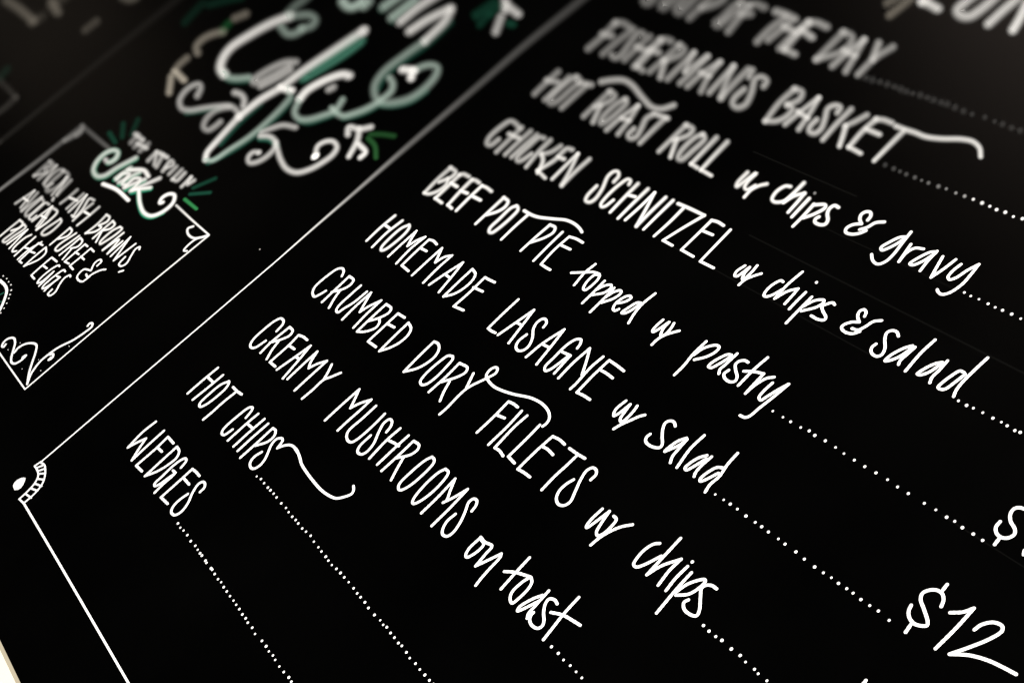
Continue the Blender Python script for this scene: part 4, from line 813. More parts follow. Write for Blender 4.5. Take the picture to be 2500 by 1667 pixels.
('ingredients', 'AVOCADO', 'white'): """-537.5,148.0 -530.1,176.8c -516.5,149.6|4.51,-0.02,2.07,0.92,0.34|4.18,-0.02,1.96,0.90,0.38
-533.3,160.5 -519.4,161.8|4.84,-0.04,2.19,0.83,0.63|4.63,-0.04,2.12,0.82,0.66
-518.5,178.0 -506.8,148.0c -499.9,178.3|5.14,-0.07,2.31,0.94,0.26|4.80,-0.06,2.20,0.93,0.28
-497.4,177.4 -493.4,150.3 -485.9,147.7 -480.2,152.5 -483.2,175.8 -497.8,177.2|4.73,-0.06,2.17,0.91,0.35|4.73,-0.06,2.17,0.91,0.35
-468.0,178.9 -477.8,177.3 -479.4,159.1 -474.8,149.0 -467.0,149.7 -465.4,157.6|4.24,-0.05,2.01,0.89,0.42|3.53,-0.02,1.77,0.85,0.57
-461.3,149.4 -457.0,180.0c -441.2,149.1|3.22,-0.01,1.66,0.84,0.60|2.90,-0.01,1.56,0.80,0.70
-455.3,162.5 -442.4,164.6|3.51,-0.03,1.76,0.73,0.83|3.36,-0.03,1.72,0.72,0.85
-454.6,179.1 -442.0,162.8 -434.0,146.6|4.01,-0.05,1.94,0.89,0.43|2.72,-0.01,1.51,0.76,0.79
-454.6,179.1 -434.9,180.4 -429.7,166.8 -432.8,146.2|4.01,-0.05,1.94,0.87,0.48|2.69,-0.01,1.50,0.73,0.84
-412.4,177.2 -417.8,152.5 -414.7,148.1 -407.3,148.8 -401.5,156.6 -405.7,176.4 -412.8,177.0|3.24,-0.04,1.69,0.83,0.63|3.24,-0.03,1.69,0.83,0.63""",
('ingredients', 'PUREE', 'white'): """-375.4,178.4 -375.1,161.8 -375.1,147.1|2.71,-0.03,1.52,0.78,0.74|2.00,-0.00,1.30,0.53,0.97
-375.4,178.4 -366.0,178.1 -362.2,170.2 -372.4,159.2|2.71,-0.03,1.52,0.72,0.84|2.21,-0.01,1.36,0.58,0.96
-352.9,179.7 -358.9,154.3 -355.6,148.2 -348.6,148.9 -345.6,159.1 -341.8,180.3|2.43,-0.02,1.44,0.71,0.86|2.30,-0.02,1.40,0.67,0.90
-335.5,179.6 -335.3,163.3 -336.1,147.5|2.21,-0.02,1.37,0.65,0.92|1.72,-0.00,1.23,0.12,1.00
-335.5,179.6 -325.3,178.9 -321.7,171.1 -330.1,163.0|2.21,-0.02,1.37,0.58,0.96|1.86,-0.01,1.27,0.37,1.00
-328.3,163.9 -321.9,147.1|1.85,-0.01,1.27,0.43,0.99|1.67,-0.00,1.21,0.12,1.00
-305.3,179.2 -314.1,178.6c -314.0,163.4 -313.8,147.3c -302.3,149.4|1.89,-0.01,1.28,0.44,0.99|1.66,-0.00,1.21,0.12,1.00
-315.1,163.8 -304.5,165.3|1.76,-0.01,1.24,0.21,1.00|1.72,-0.01,1.23,0.12,1.00
-284.0,180.5 -295.7,180.3c -295.5,164.3 -296.3,148.7c -283.7,148.7|1.75,-0.01,1.24,0.30,1.00|1.65,-0.00,1.21,0.12,1.00
-296.7,165.5 -285.1,165.8|1.69,-0.01,1.22|1.65,-0.01,1.21""",
('ingredients', '&', 'white'): """-251.0,172.2 -252.2,179.0 -258.0,179.7 -260.5,172.8 -252.1,163.3c -266.2,157.8 -263.3,147.3 -254.4,145.5 -244.6,147.9 -242.7,158.1|1.63,-0.01,1.20|1.63,-0.00,1.20
-252.7,156.5 -245.1,155.9 -242.0,164.0 -236.1,172.6 -230.3,176.5|1.63,-0.00,1.20|1.62,-0.01,1.20""",
('ingredients', 'POACHED', 'white'): """-488.3,138.3 -489.0,121.5 -488.9,106.2|3.34,-0.01,1.69,0.85,0.55|2.46,0.01,1.42,0.71,0.86
-488.3,138.3 -474.7,138.8 -471.0,132.4 -479.9,121.9|3.34,-0.01,1.69,0.79,0.71|2.74,0.00,1.50,0.70,0.87
-469.3,139.0 -472.3,118.5 -472.1,105.5 -465.1,106.5 -462.4,119.4 -459.7,138.4 -469.7,138.8|3.05,-0.01,1.60,0.80,0.69|3.05,-0.01,1.60,0.80,0.69
-456.2,107.3 -450.9,138.2c -442.6,106.1|2.09,0.01,1.32,0.56,0.97|1.94,0.01,1.28,0.46,0.99
-432.0,137.5 -436.7,129.2 -434.7,110.2 -429.5,106.8 -422.9,111.2|2.46,-0.00,1.43,0.69,0.88|1.85,0.01,1.26,0.36,1.00
-419.4,139.8 -417.8,122.7 -416.2,105.6|2.35,-0.00,1.40,0.68,0.89|1.75,0.01,1.24,0.12,1.00
-396.1,141.5 -403.0,124.2 -402.3,105.9|2.11,-0.00,1.33,0.59,0.95|1.71,0.01,1.22,0.12,1.00
-417.4,120.9 -399.2,126.1|1.95,0.00,1.29,0.34,1.00|1.88,0.00,1.27,0.29,1.00
-387.3,140.0 -399.6,137.8c -398.0,120.8 -395.9,106.2c -386.6,107.1|1.99,-0.00,1.30,0.47,0.99|1.69,0.01,1.22,0.12,1.00
-396.5,123.6 -384.5,126.7|1.82,0.00,1.25,0.24,1.00|1.78,0.00,1.24,0.12,1.00
-377.0,141.3 -377.4,123.5 -376.0,106.7|1.92,-0.00,1.28,0.47,0.99|1.69,0.01,1.22,0.12,1.00
-377.0,141.3 -365.7,137.2 -363.5,126.7 -376.0,106.7|1.92,-0.00,1.28,0.43,0.99|1.69,0.01,1.22,0.12,1.00""",
('ingredients', 'EGGS', 'white'): """-327.4,140.3 -345.3,138.8c -345.2,123.4 -343.8,106.9c -330.7,107.1|1.67,-0.00,1.21|1.67,0.01,1.21
-344.4,124.8 -330.5,126.3|1.67,0.00,1.21
-313.1,139.1 -317.1,138.9 -321.8,127.9 -320.2,109.8 -316.6,107.0 -312.6,111.9 -312.3,130.0|1.66,-0.00,1.21|1.66,0.00,1.21
-312.3,130.0 -310.1,118.9 -308.2,106.4|1.66,0.00,1.21|1.66,0.01,1.21
-292.7,140.3 -298.5,140.1 -301.8,127.0 -300.2,109.1 -296.5,107.7 -293.2,112.9 -290.0,131.4c -297.4,129.4|1.65,-0.00,1.21|1.65,0.00,1.21
-289.8,130.5 -290.6,119.8 -289.2,107.5|1.65,0.00,1.21|1.65,0.01,1.20
-273.5,141.0 -277.5,141.7 -281.0,135.2 -276.3,125.6 -268.8,116.6 -270.3,109.3 -276.8,108.6 -279.2,115.7|1.64,-0.00,1.20|1.64,0.01,1.20""",
('sprout', 'ring', 'white'): """-388.7,73.7 -368.0,75.0 -354.1,72.8 -338.9,63.8 -326.7,53.5 -318.9,44.7|2.56,0.02,1.84|2.51,0.03,1.82
-392.6,80.1|1.41,0.01,1.01
-380.3,81.6|1.40,0.01,1.01
-370.1,81.1|1.40,0.01,1.01
-359.3,81.1|1.40,0.01,1.01
-347.5,77.5|1.39,0.01,1.01
-340.7,73.5|1.39,0.01,1.01
-334.9,69.6|1.39,0.01,1.01
-328.2,64.4|1.38,0.01,1.00
-322.3,58.5|1.38,0.02,1.00
-318.3,52.3|1.38,0.02,1.00""",
('sprout', 'leafveins', 'green'): """-358.4,63.8 -355.4,69.2|0.98,0.01,0.70|0.97,0.01,0.70
-343.0,58.8 -341.3,60.6|0.97,0.01,0.70""",
('box', 'frame', 'white'): """-131.7,285.4 -136.8,152.4 -137.5,26.6c -240.0,25.4 -387.6,24.9|1.76,-0.06,1.08,0.71,0.86|1.13,-0.00,0.85,0.12,1.00|1.13,0.02,0.85,0.12,1.00|1.17,0.02,0.86,0.12,1.00|1.22,0.02,0.88,0.12,1.00
-132.8,285.9 -184.8,285.7 -237.6,286.3|1.79,-0.06,1.09,0.62,0.94|2.50,-0.10,1.36,0.77,0.76|3.36,-0.14,1.69,0.85,0.55
-484.8,283.6 -536.1,282.8 -594.5,282.2c -598.7,213.3 -605.2,144.0 -608.4,91.8|7.93,-0.34,3.36,0.95,0.07|8.96,-0.39,3.70,0.95,0.06|9.88,-0.42,3.98,0.95,0.05|7.88,-0.19,3.17,0.95,0.08|5.54,-0.03,2.27,0.95,0.15|3.78,0.03,1.64,0.92,0.31""",
('box', 'corner', 'white'): """-594.4,251.4 -589.1,260.2 -585.3,275.0|9.24,-0.31,3.78,0.95,0.09|9.65,-0.39,3.97,0.95,0.08
-586.2,279.0 -582.0,272.0 -583.3,267.1|9.75,-0.41,4.01,0.95,0.08|9.45,-0.36,3.89,0.95,0.08
-171.7,281.2 -176.0,275.4 -166.5,271.0 -150.9,271.5 -140.8,277.5 -133.5,284.7|2.44,-0.08,1.48,0.68,0.89|2.06,-0.06,1.35,0.57,0.96
-133.2,283.0 -144.3,273.0 -145.6,259.9 -142.9,254.1 -137.3,256.1|2.03,-0.06,1.34,0.61,0.94|1.66,-0.03,1.21,0.31,1.00""",
('box', 'flourish', 'white'): """-248.7,36.5 -247.1,33.0 -251.6,32.2 -256.2,36.7 -255.5,42.6 -248.0,47.7 -237.5,46.5 -226.3,40.4 -215.9,34.0 -206.3,30.8 -198.5,32.7 -194.6,40.2 -196.0,48.2 -198.0,44.4|1.79,0.03,1.32|1.76,0.03,1.31
-219.6,39.0 -221.9,46.5 -217.2,55.4 -206.7,62.3 -198.0,63.8 -186.3,58.2 -174.2,49.5 -160.4,40.3 -143.1,31.7|1.78,0.03,1.31|1.73,0.03,1.30
-144.0,32.1 -155.4,41.5 -163.1,56.0 -163.5,67.9 -160.7,81.6 -151.6,99.0 -147.6,115.1 -147.4,123.9 -152.1,126.5 -156.0,124.3 -154.5,120.8|1.73,0.03,1.30|1.75,0.01,1.31
-163.5,67.9 -156.6,72.8 -151.7,69.5 -153.5,65.0 -154.2,68.9|1.75,0.02,1.30|1.74,0.02,1.30
-197.5,46.4 -196.9,43.3|1.76,0.03,1.31
-227.8,50.8|0.71,0.01,0.53
-234.3,35.3|0.71,0.01,0.53
-168.8,56.5|0.70,0.01,0.52
-177.4,36.3|0.70,0.01,0.52
-146.2,51.8|0.69,0.01,0.52
-146.6,91.5|0.70,0.01,0.52""",
('border', 'uprightline', 'white'): """0.5,0.3 1.9,102.6 3.7,204.1 4.4,265.0 5.0,315.4 4.4,367.0 4.3,418.9 3.8,501.0 4.8,595.6 4.8,668.3 10.2,750.4 11.5,862.2 13.0,989.2|1.08,0.03,0.83,0.12,1.00|1.08,0.01,0.83,0.12,1.00|1.08,-0.01,0.84,0.12,1.00|1.09,-0.02,0.84,0.12,1.00|1.10,-0.03,0.85,0.12,1.00|1.92,-0.11,1.19,0.83,0.63|3.21,-0.26,1.82,0.94,0.24|5.41,-0.61,3.02,0.95,0.09|7.05,-1.01,4.02,0.95,0.05|8.23,-1.38,4.81,0.95,0.04|9.47,-1.84,5.72,0.95,0.03|10.36,-2.38,6.56,0.95,0.03|10.38,-2.80,6.98,0.95,0.03""",
('border', 'baseline', 'white'): """36.8,-35.3 166.7,-34.9 359.2,-35.0 480.9,-35.0|1.45,0.04,1.13|1.22,0.05,1.04""",
('border', 'scroll', 'white'): """0.6,-0.5 9.2,1.2 17.3,-0.5 25.9,-4.1 33.0,-9.3 36.8,-15.9 38.5,-23.1 38.6,-33.7|1.30,0.03,1.00|1.28,0.04,0.99
-1.7,-7.4 9.0,-7.5 16.1,-9.0 20.1,-11.7 24.2,-17.5 25.8,-24.0 26.7,-30.3 27.0,-37.0|1.30,0.03,1.00|1.29,0.04,0.99
-1.7,-7.4 -0.2,-0.2|1.30,0.03,1.00
4.0,-6.1 7.9,-0.4|1.30,0.03,1.00
10.3,-6.6 14.9,-0.9|1.30,0.03,1.00
14.6,-8.4 22.1,-2.7|1.30,0.03,1.00|1.29,0.03,1.00
20.5,-11.9 29.8,-6.8|1.29,0.03,1.00
24.0,-16.4 36.6,-11.9|1.29,0.03,1.00|1.29,0.03,0.99
25.9,-22.1 38.1,-17.7|1.29,0.04,1.00|1.28,0.03,0.99
27.3,-29.2 40.4,-26.4|1.29,0.04,1.00|1.28,0.04,0.99
27.0,-37.0 38.1,-35.5|1.29,0.04,0.99|1.28,0.04,0.99""",
('divider', 'line', 'grey'): """-738.2,187.2 -735.8,347.3 -732.2,510.7 -729.5,656.3 -725.5,878.9|10.69,-0.18,4.08,0.95,0.02|13.96,-0.83,5.39,0.95,0.01|17.48,-1.80,6.97,0.95,0.01|19.15,-2.71,7.97,0.95,0.01|19.24,-3.84,8.67,0.95,0.01
-740.1,56.7 -738.2,187.2|6.21,0.10,2.48,0.95,0.06|10.69,-0.18,4.08,0.95,0.02""",
('cafe', 'fill', 'leaf'): """-256.7,583.3 -257.6,567.0 -265.8,537.9 -277.7,507.5|14.22,-1.40,8.96,0.74,0.81|13.46,-1.05,8.53,0.70,0.87
-267.8,581.4 -271.8,549.8 -280.0,520.6|14.34,-1.41,8.99,0.75,0.81|13.66,-1.12,8.62,0.71,0.86""",
('cafe', 'shadow', 'mint'): """-441.2,455.7 -412.0,452.0 -388.6,457.9 -371.4,466.5|11.27,-1.02,5.16,0.95,0.16|10.38,-0.97,4.93,0.94,0.16
-269.9,349.5 -254.5,374.6 -246.5,403.2 -244.9,436.8 -250.5,462.8 -256.3,474.2|6.24,-0.36,3.22,0.91,0.24|6.70,-0.44,3.44,0.93,0.20|7.39,-0.55,3.76,0.94,0.17|7.97,-0.68,4.05,0.95,0.14|8.52,-0.79,4.31,0.95,0.13|8.81,-0.85,4.45,0.95,0.12
-198.7,456.9 -183.2,460.4 -167.8,474.4 -155.5,489.8|7.70,-0.70,4.02,0.94,0.18|7.69,-0.78,4.11,0.94,0.17
-136.3,488.3 -122.5,497.7 -111.2,511.5 -105.2,526.9|7.41,-0.75,4.01,0.94,0.17|7.65,-0.87,4.21,0.95,0.15
-415.2,383.9 -390.3,398.2 -365.8,412.2|9.45,-0.66,4.38,0.95,0.16|9.25,-0.72,4.40,0.95,0.15
-230.1,411.1 -212.7,416.7 -189.0,415.5|7.32,-0.56,3.76,0.89,0.31|6.71,-0.52,3.55,0.87,0.34
-286.6,377.2 -297.1,412.2 -299.7,446.9|7.36,-0.49,3.68,0.94,0.17|8.26,-0.64,4.08,0.95,0.14|8.94,-0.79,4.40,0.95,0.12
-144.6,657.8 -140.3,618.9 -146.1,590.0 -148.1,558.8 -136.7,540.5|10.41,-1.62,5.74,0.95,0.08|9.69,-1.38,5.30,0.95,0.09|9.28,-1.24,5.03,0.95,0.10|8.77,-1.08,4.73,0.95,0.11|8.30,-0.98,4.50,0.95,0.12
-99.1,525.7 -84.3,530.7 -65.4,545.6 -60.3,565.8|7.54,-0.85,4.17,0.94,0.17|7.69,-0.97,4.37,0.95,0.15
-284.2,636.8 -282.1,668.4|12.21,-1.78,6.23,0.95,0.06|12.75,-1.98,6.56,0.95,0.06
-240.8,629.0 -246.2,671.7|11.38,-1.64,5.92,0.95,0.07|12.23,-1.92,6.42,0.95,0.06""",
('cafe', 'Cafe', 'white'): """-440.8,569.9 -460.7,547.9 -474.9,519.0 -482.3,490.2 -471.2,470.3 -452.8,457.8 -429.8,453.7|14.55,-1.64,7.44,0.90,0.40|14.47,-1.54,7.33,0.89,0.41|14.16,-1.39,7.13,0.89,0.44|13.74,-1.24,6.92,0.88,0.47|13.19,-1.12,6.70,0.87,0.49|12.68,-1.03,6.53,0.86,0.52|12.26,-0.97,6.40,0.86,0.53
-270.8,598.5 -282.5,555.9 -293.9,511.3 -297.9,479.7 -308.4,451.4 -310.2,418.7|12.15,-1.50,6.69,0.91,0.36|11.60,-1.28,6.35,0.90,0.39|11.00,-1.07,6.02,0.89,0.44|10.53,-0.92,5.78,0.87,0.48|10.20,-0.81,5.61,0.86,0.52|9.68,-0.67,5.37,0.85,0.57
-310.2,418.7 -298.8,379.8 -290.8,357.8 -279.8,350.9|9.14,-0.68,4.83,0.88,0.46|8.31,-0.52,4.48,0.86,0.54|7.56,-0.41,4.18,0.83,0.62|7.19,-0.37,4.05,0.81,0.66
-270.7,597.6|13.04,-1.48,7.61,0.78,0.29
-297.9,479.7 -273.3,483.3|10.15,-0.92,5.39,0.83,0.63|9.87,-0.91,5.32,0.82,0.64
-205.9,536.8 -217.5,535.3 -234.3,520.1 -246.6,493.7 -242.2,479.8|10.20,-1.05,5.86,0.86,0.53|9.77,-0.84,5.55,0.84,0.59
-212.1,509.2 -209.3,514.1|9.03,-0.94,4.81,0.94,0.26|9.08,-0.96,4.85,0.94,0.25
-335.5,467.1 -324.8,485.4 -316.5,504.9|10.06,-0.92,5.01,0.94,0.23|10.47,-1.08,5.26,0.95,0.20
-325.0,518.0 -342.0,511.7 -359.7,486.5 -362.1,467.0 -351.8,466.9 -338.8,484.2 -327.3,509.0|10.84,-1.16,5.43,0.95,0.21|10.71,-1.12,5.35,0.95,0.22
-362.1,467.0|10.46,-0.96,5.13,0.92,0.02
-165.9,489.3|8.07,-0.79,4.43,0.89,0.04
-166.0,671.9 -155.1,658.1 -149.3,621.4|11.50,-1.73,6.57,0.92,0.31|10.43,-1.40,5.99,0.91,0.36
-113.9,579.3 -104.4,571.7|9.27,-1.11,5.44,0.84,0.60|9.02,-1.06,5.33,0.83,0.62
-132.0,576.3 -112.5,581.7|9.46,-1.13,5.49,0.86,0.54|9.29,-1.12,5.45,0.86,0.55""",
('cafe', 'Cafe', 'pale'): """-441.2,455.7 -415.7,453.8 -397.3,458.7 -378.0,468.2|11.43,-1.01,5.35,0.92,0.31|10.68,-0.99,5.17,0.92,0.32
-387.3,562.4 -374.6,573.1 -382.9,583.0 -402.4,584.9 -420.7,578.8 -441.6,568.6|12.63,-1.52,6.12,0.95,0.20|13.66,-1.65,6.46,0.95,0.18
-432.5,551.1 -403.2,546.2 -388.5,552.4 -386.1,561.7|13.16,-1.53,6.23,0.95,0.22|12.60,-1.51,6.11,0.95,0.22
-450.4,573.3 -453.3,587.6 -451.7,601.3 -454.3,613.6|13.90,-1.70,6.55,0.95,0.12|14.76,-1.97,6.99,0.95,0.11
-279.8,350.9 -267.0,354.6 -259.7,377.2 -251.6,405.8 -251.9,438.8 -256.1,462.5 -262.3,475.7 -284.8,482.8|6.71,-0.38,3.57,0.87,0.49|6.60,-0.37,3.53,0.87,0.50|7.10,-0.45,3.76,0.89,0.43|7.73,-0.57,4.05,0.91,0.36|8.31,-0.69,4.32,0.92,0.32|8.78,-0.80,4.55,0.93,0.29|9.11,-0.86,4.70,0.93,0.27|9.56,-0.93,4.86,0.94,0.26
-242.2,479.8 -224.2,461.8 -205.3,458.0 -189.8,462.5 -172.7,477.1 -162.6,490.6 -170.4,506.4|8.90,-0.85,4.64,0.91,0.34|8.37,-0.87,4.55,0.91,0.34
-171.4,490.9 -153.6,488.7 -139.1,489.9 -127.8,499.2 -116.5,513.1 -110.7,530.2 -111.6,546.6 -123.0,555.2 -137.2,559.2|8.12,-0.80,4.41,0.90,0.38|8.80,-1.06,4.88,0.92,0.31
-149.3,621.4 -155.2,592.4 -157.2,561.1 -145.3,540.9 -124.8,530.2 -107.7,527.7 -90.3,532.9 -71.4,547.7 -66.2,568.0 -72.6,589.4 -83.6,598.2 -97.4,597.6 -107.3,591.2 -112.5,581.7|10.02,-1.41,5.55,0.94,0.23|8.84,-1.13,4.97,0.93,0.28""",
('cafe', 'Atrium', 'white'): """-226.3,631.9 -225.2,658.3 -216.0,691.4|11.99,-1.61,6.75,0.91,0.34|12.83,-1.96,7.29,0.93,0.29
-192.4,625.7 -185.5,649.7 -169.9,674.6|11.39,-1.50,6.53,0.91,0.37|11.86,-1.75,6.90,0.92,0.33""",
('cafe', 'Atrium', 'pale'): """-284.9,640.7 -278.4,669.6|13.04,-1.78,7.11,0.93,0.30|13.44,-1.95,7.37,0.93,0.28
-248.9,632.3 -245.2,665.9|12.34,-1.65,6.86,0.92,0.33|12.85,-1.86,7.17,0.93,0.30
-370.5,623.2 -355.3,619.7 -342.2,620.9 -336.4,628.0 -335.6,634.6|14.10,-1.85,7.34,0.90,0.41|13.74,-1.85,7.29,0.90,0.41
-322.7,630.4 -324.1,638.3|13.46,-1.79,7.18,0.92,0.30|13.62,-1.85,7.27,0.93,0.30""",
('cafe', 'swirl', 'white'): """-433.8,409.9 -444.8,420.4 -456.8,424.2 -466.7,418.2 -468.3,404.8 -456.2,390.4 -434.9,384.2 -416.0,387.7 -395.0,400.4 -370.4,414.4 -347.4,423.7 -320.8,422.3 -308.0,417.6|10.24,-0.79,4.70,0.94,0.23|8.51,-0.68,4.18,0.93,0.27
-332.5,399.5 -332.6,389.4 -337.1,381.5 -351.4,381.5 -363.6,390.7 -366.6,405.7 -358.1,415.3 -349.0,421.0|8.53,-0.63,4.13,0.94,0.23|9.17,-0.74,4.40,0.95,0.20
-369.6,441.5 -353.4,443.7 -336.4,440.3 -324.8,432.8|9.87,-0.85,4.68,0.93,0.30|9.04,-0.76,4.39,0.92,0.33
-194.5,446.8 -218.5,440.8 -231.8,428.8 -240.8,418.6|7.47,-0.66,3.91,0.93,0.28|7.59,-0.60,3.87,0.93,0.29
-234.6,414.0 -219.4,419.7 -204.2,419.8 -185.2,413.8 -158.9,405.1 -132.3,400.1 -111.0,402.9 -97.0,414.5 -89.7,429.7 -88.0,445.4 -94.9,454.5 -109.1,457.5 -120.3,453.4 -125.0,443.0 -112.1,431.9|7.43,-0.58,3.81,0.90,0.38|5.85,-0.48,3.26,0.87,0.48
-205.5,396.4 -214.8,393.1 -213.2,384.3 -201.9,379.9 -192.1,384.2 -185.3,396.6 -187.8,411.1 -196.5,418.4|6.46,-0.46,3.40,0.91,0.37|6.92,-0.55,3.64,0.92,0.32
-111.3,431.5|8.89,-0.51,6.11,0.51,0.99
-205.5,396.4|7.01,-0.46,3.98,0.79,0.25""",
('cafe', 'flower', 'white'): """-100.5,473.8 -111.7,481.9 -92.5,486.3 -79.2,495.5|6.84,-0.64,3.86,0.88,0.46|6.92,-0.70,3.95,0.89,0.44
-92.5,486.3 -75.9,473.4 -61.7,452.7|6.94,-0.68,3.93,0.89,0.43|6.50,-0.61,3.73,0.88,0.47|5.74,-0.49,3.37,0.85,0.57
-69.1,470.9 -44.8,467.2 -43.6,458.9|6.32,-0.58,3.65,0.85,0.58|5.61,-0.48,3.34,0.81,0.66
-98.7,713.3 -82.2,701.6|10.76,-1.85,6.21,0.94,0.26|10.32,-1.74,6.00,0.93,0.27
-86.4,707.8 -56.5,702.7|10.48,-1.79,6.09,0.93,0.29|9.97,-1.69,5.87,0.92,0.30
-75.7,690.6 -58.4,670.4|10.05,-1.66,5.84,0.95,0.22|9.47,-1.50,5.54,0.94,0.24""",
('cafe', 'leaves', 'moss'): """-66.8,488.0 -51.9,494.4 -31.6,500.3|6.55,-0.65,3.71,0.90,0.41|6.31,-0.65,3.66,0.89,0.41
-62.8,482.6 -41.8,479.1 -21.8,468.5|6.41,-0.63,3.65,0.85,0.55|5.39,-0.49,3.20,0.81,0.67""",
('cafe', 'leaves', 'green'): """-102.7,706.3 -111.9,678.4|10.63,-1.82,6.08,0.95,0.11|10.30,-1.67,5.82,0.95,0.12
-95.3,689.7 -92.7,705.8|10.25,-1.70,5.86,0.95,0.12|10.47,-1.79,6.02,0.95,0.11
-94.2,671.1 -98.2,686.8|9.92,-1.59,5.65,0.95,0.14|10.24,-1.69,5.84,0.95,0.13
-52.7,687.2 -46.4,687.5|9.59,-1.59,5.61,0.94,0.22|9.51,-1.58,5.58,0.94,0.23
-120.8,681.2 -114.4,706.3|10.48,-1.70,5.89,0.95,0.11|10.81,-1.85,6.14,0.95,0.11
-647.0,486.7 -655.3,509.7 -659.0,524.9|15.49,-1.50,6.50,0.95,0.08|16.55,-1.76,6.95,0.95,0.07
-639.2,529.0 -612.9,546.9 -588.9,561.6|16.27,-1.76,6.90,0.95,0.09|16.02,-1.89,6.99,0.95,0.09""",
('cafe', 'leaves', 'brightgreen'): """-547.2,518.4 -541.7,504.6|14.36,-1.53,6.33,0.95,0.09|13.98,-1.44,6.16,0.95,0.10""",
('cafe', 'garland', 'tan'): """-535.9,542.5 -547.4,529.6|14.77,-1.66,6.65,0.95,0.12|14.71,-1.60,6.57,0.95,0.12
-539.0,503.3 -553.6,493.7 -562.4,479.4 -556.8,465.6 -538.5,458.9|14.02,-1.42,6.27,0.95,0.16|13.10,-1.17,5.83,0.95,0.18
-547.2,444.6 -546.1,429.4 -538.9,418.9|12.95,-1.10,5.74,0.95,0.15|12.28,-0.96,5.46,0.95,0.17
-536.7,419.7 -498.4,416.8|12.26,-0.96,5.46,0.90,0.40|11.57,-0.90,5.25,0.89,0.42
-532.2,410.4 -497.4,391.2|12.00,-0.91,5.35,0.92,0.30|11.04,-0.77,5.02,0.92,0.34""",
('farleft', 'letters', 'tan'): """-1205.4,354.6 -1141.0,356.3 -1049.9,355.2|28.56,-1.64,9.45,0.95,0.09|24.25,-1.43,8.49,0.95,0.11
-1044.5,350.9 -1038.1,368.5|23.97,-1.38,8.40,0.95,0.04|24.14,-1.50,8.50,0.95,0.03
-1045.3,390.9 -1042.5,419.9|24.89,-1.68,8.77,0.95,0.03|25.43,-1.90,9.01,0.95,0.03
-1009.6,390.3 -1059.8,398.7|23.66,-1.60,8.45,0.95,0.11|25.56,-1.77,8.96,0.95,0.10
-869.1,393.1 -868.0,413.9|19.14,-1.33,7.24,0.95,0.05|19.53,-1.46,7.42,0.95,0.05
-876.9,469.9 -852.7,471.8 -844.6,480.3|20.98,-1.87,8.01,0.95,0.07|20.17,-1.85,7.82,0.95,0.08""",
('farleft', 'letters', 'leaf'): """-940.3,252.9 -949.3,270.1|18.40,-0.62,6.68,0.95,0.06|19.06,-0.73,6.89,0.95,0.06""",
('farleft', 'frame', 'grey'): """-927.8,248.9 -900.4,249.3 -834.3,248.1c -829.2,230.4 -831.9,204.1|17.65,-0.59,6.20,0.95,0.03|16.80,-0.57,5.96,0.95,0.03|14.76,-0.49,5.37,0.95,0.04|14.24,-0.41,5.18,0.95,0.04|13.76,-0.30,4.99,0.95,0.04""",
('border', 'speck', 'grey'): """-35.3,310.5|1.22,-0.04,0.88,0.40,1.00""",
}


ROWS = {'soup': 'soup of the day row', 'basket': "fisherman's basket row with a wavy tail", 'roast': 'hot roast roll row',
        'schnitzel': 'chicken schnitzel row', 'pie': 'beef pot pie row', 'lasagne': 'homemade lasagne row',
        'dory': 'crumbed dory fillets row', 'mushrooms': 'creamy mushrooms row', 'hotchips': 'hot chips row with a long swash',
        'wedges': 'wedges row'}
OTHER = {'heading': 'heading', 'stack': 'dish_title', 'ingredients': 'ingredient_list', 'sprout': 'round_emblem', 'box': 'dish_frame',
         'border': 'border_line', 'divider': 'divider_line', 'cafe': 'title_lettering', 'farleft': 'neighbouring_panel'}
PIECE = {'dots': 'dotted_leader', 'headletters': 'word', 'rays': 'rays', 'halo': 'drop_shade', 'shadow': 'drop_shade', 'fill': 'colour_fill',
         'ring': 'ring', 'leafveins': 'leaf_veins', 'frame': 'frame_line', 'corner': 'corner_curl', 'flourish': 'flourish',
         'uprightline': 'upright_line', 'baseline': 'base_line', 'scroll': 'scroll', 'line': 'line', 'speck': 'speck', 'swirl': 'swirl',
         'flower': 'flower', 'leaves': 'leaf_sprig', 'garland': 'garland', 'letters': 'lettering'}
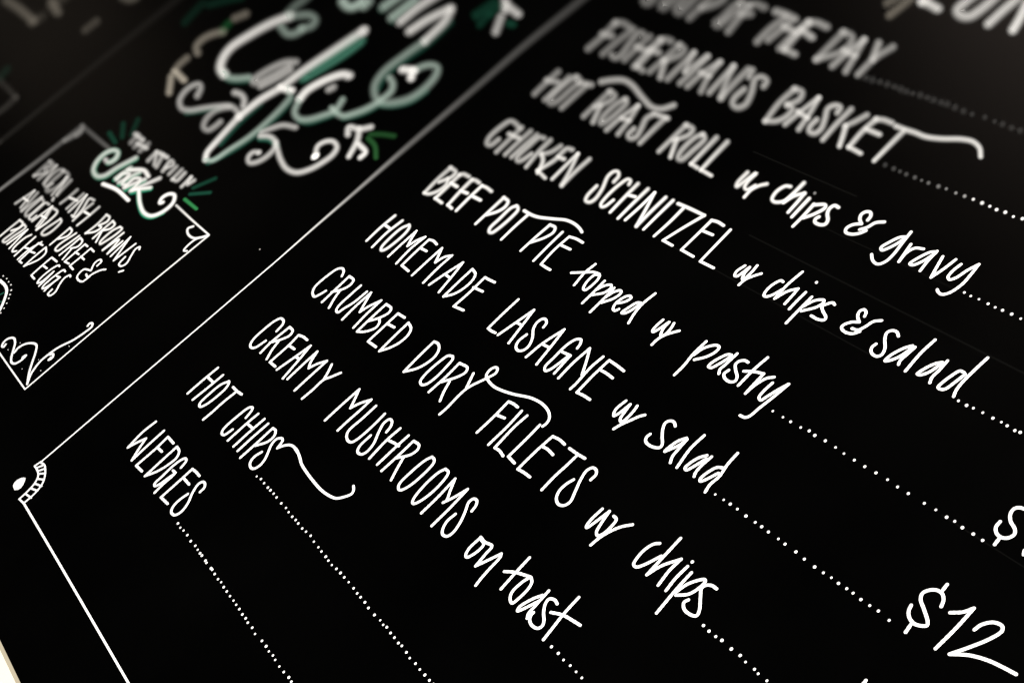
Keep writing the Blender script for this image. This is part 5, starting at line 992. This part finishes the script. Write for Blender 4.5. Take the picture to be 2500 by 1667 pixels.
SINGLE = {'rays': 'ray', 'leaves': 'leaf_sprig', 'flower': 'flower_stroke', 'frame': 'frame_line', 'garland': 'garland_leaf', 'leafveins': 'leaf_vein', 'corner': 'corner_curl'}
part = {}
for (row, word, colour), text in STROKES.items():
    if row not in part:
        e = empty('menu_row' if row in ROWS else OTHER[row], board)
        if row in ROWS: e['label'] = ROWS[row]
        part[row] = e
    if word in ('rays', 'leaves', 'flower', 'frame', 'garland', 'leafveins', 'corner'):     # drawn pieces that stand apart
        for ln in text.split('\n'):
            k = Ink(0.03 if word == 'rays' else 0.2); k.stroke(ln); k.build(SINGLE[word], colour, part[row])
        continue
    k = Ink(0.03 if word in ('halo', 'shadow', 'fill', 'rays') else 0.2)   # white goes over the coloured shade
    for ln in text.split('\n'): k.stroke(ln)
    nm = PIECE.get(word, 'price' if word.startswith('$') else 'word')
    k.build(nm, colour, part[row])

# the solid drop at the border's corner
drop = [(4.0, -21.2), (6.5, -22.4), (11.0, -26.3), (13.0, -30.3), (11.7, -33.8), (8.0, -36.6), (3.8, -36.4), (-0.4, -35.8), (-3.2, -33.4), (-3.6, -29.3), (-1.6, -25.3), (0.8, -22.8)]
n_ = len(drop); cx = sum(p[0] for p in drop) / n_; cy = sum(p[1] for p in drop) / n_
vs = [(cx / 1000, -0.0003, cy / 1000)] + [(x / 1000, -0.0001, y / 1000) for x, y in drop]
mesh_obj('drop', vs, [(0, i + 1, (i + 1) % n_ + 1) for i in range(n_)], ink('white', False), part['border'])

# faint ruled pencil lines the lettering was set out on
for x0, y0, x1, y1, wd in [(417.1, 543.8, 656.6, 543.8, 0.70), (474.0, 586.7, 786.4, 586.7, 0.95), (512.6, 622.9, 681.0, 622.9, 0.65), (799.0, 467.9, 898.4, 467.9, 0.55), (398.0, 661.5, 527.2, 661.5, 1.10)]:
    k = Ink()
    k.stroke('%.1f,%.1f %.1f,%.1f|%.2f,0,%.2f,0.6,0.18' % (x0, y0, x1, y1, wd, wd))
    k.build('guide_line', 'guide', board)
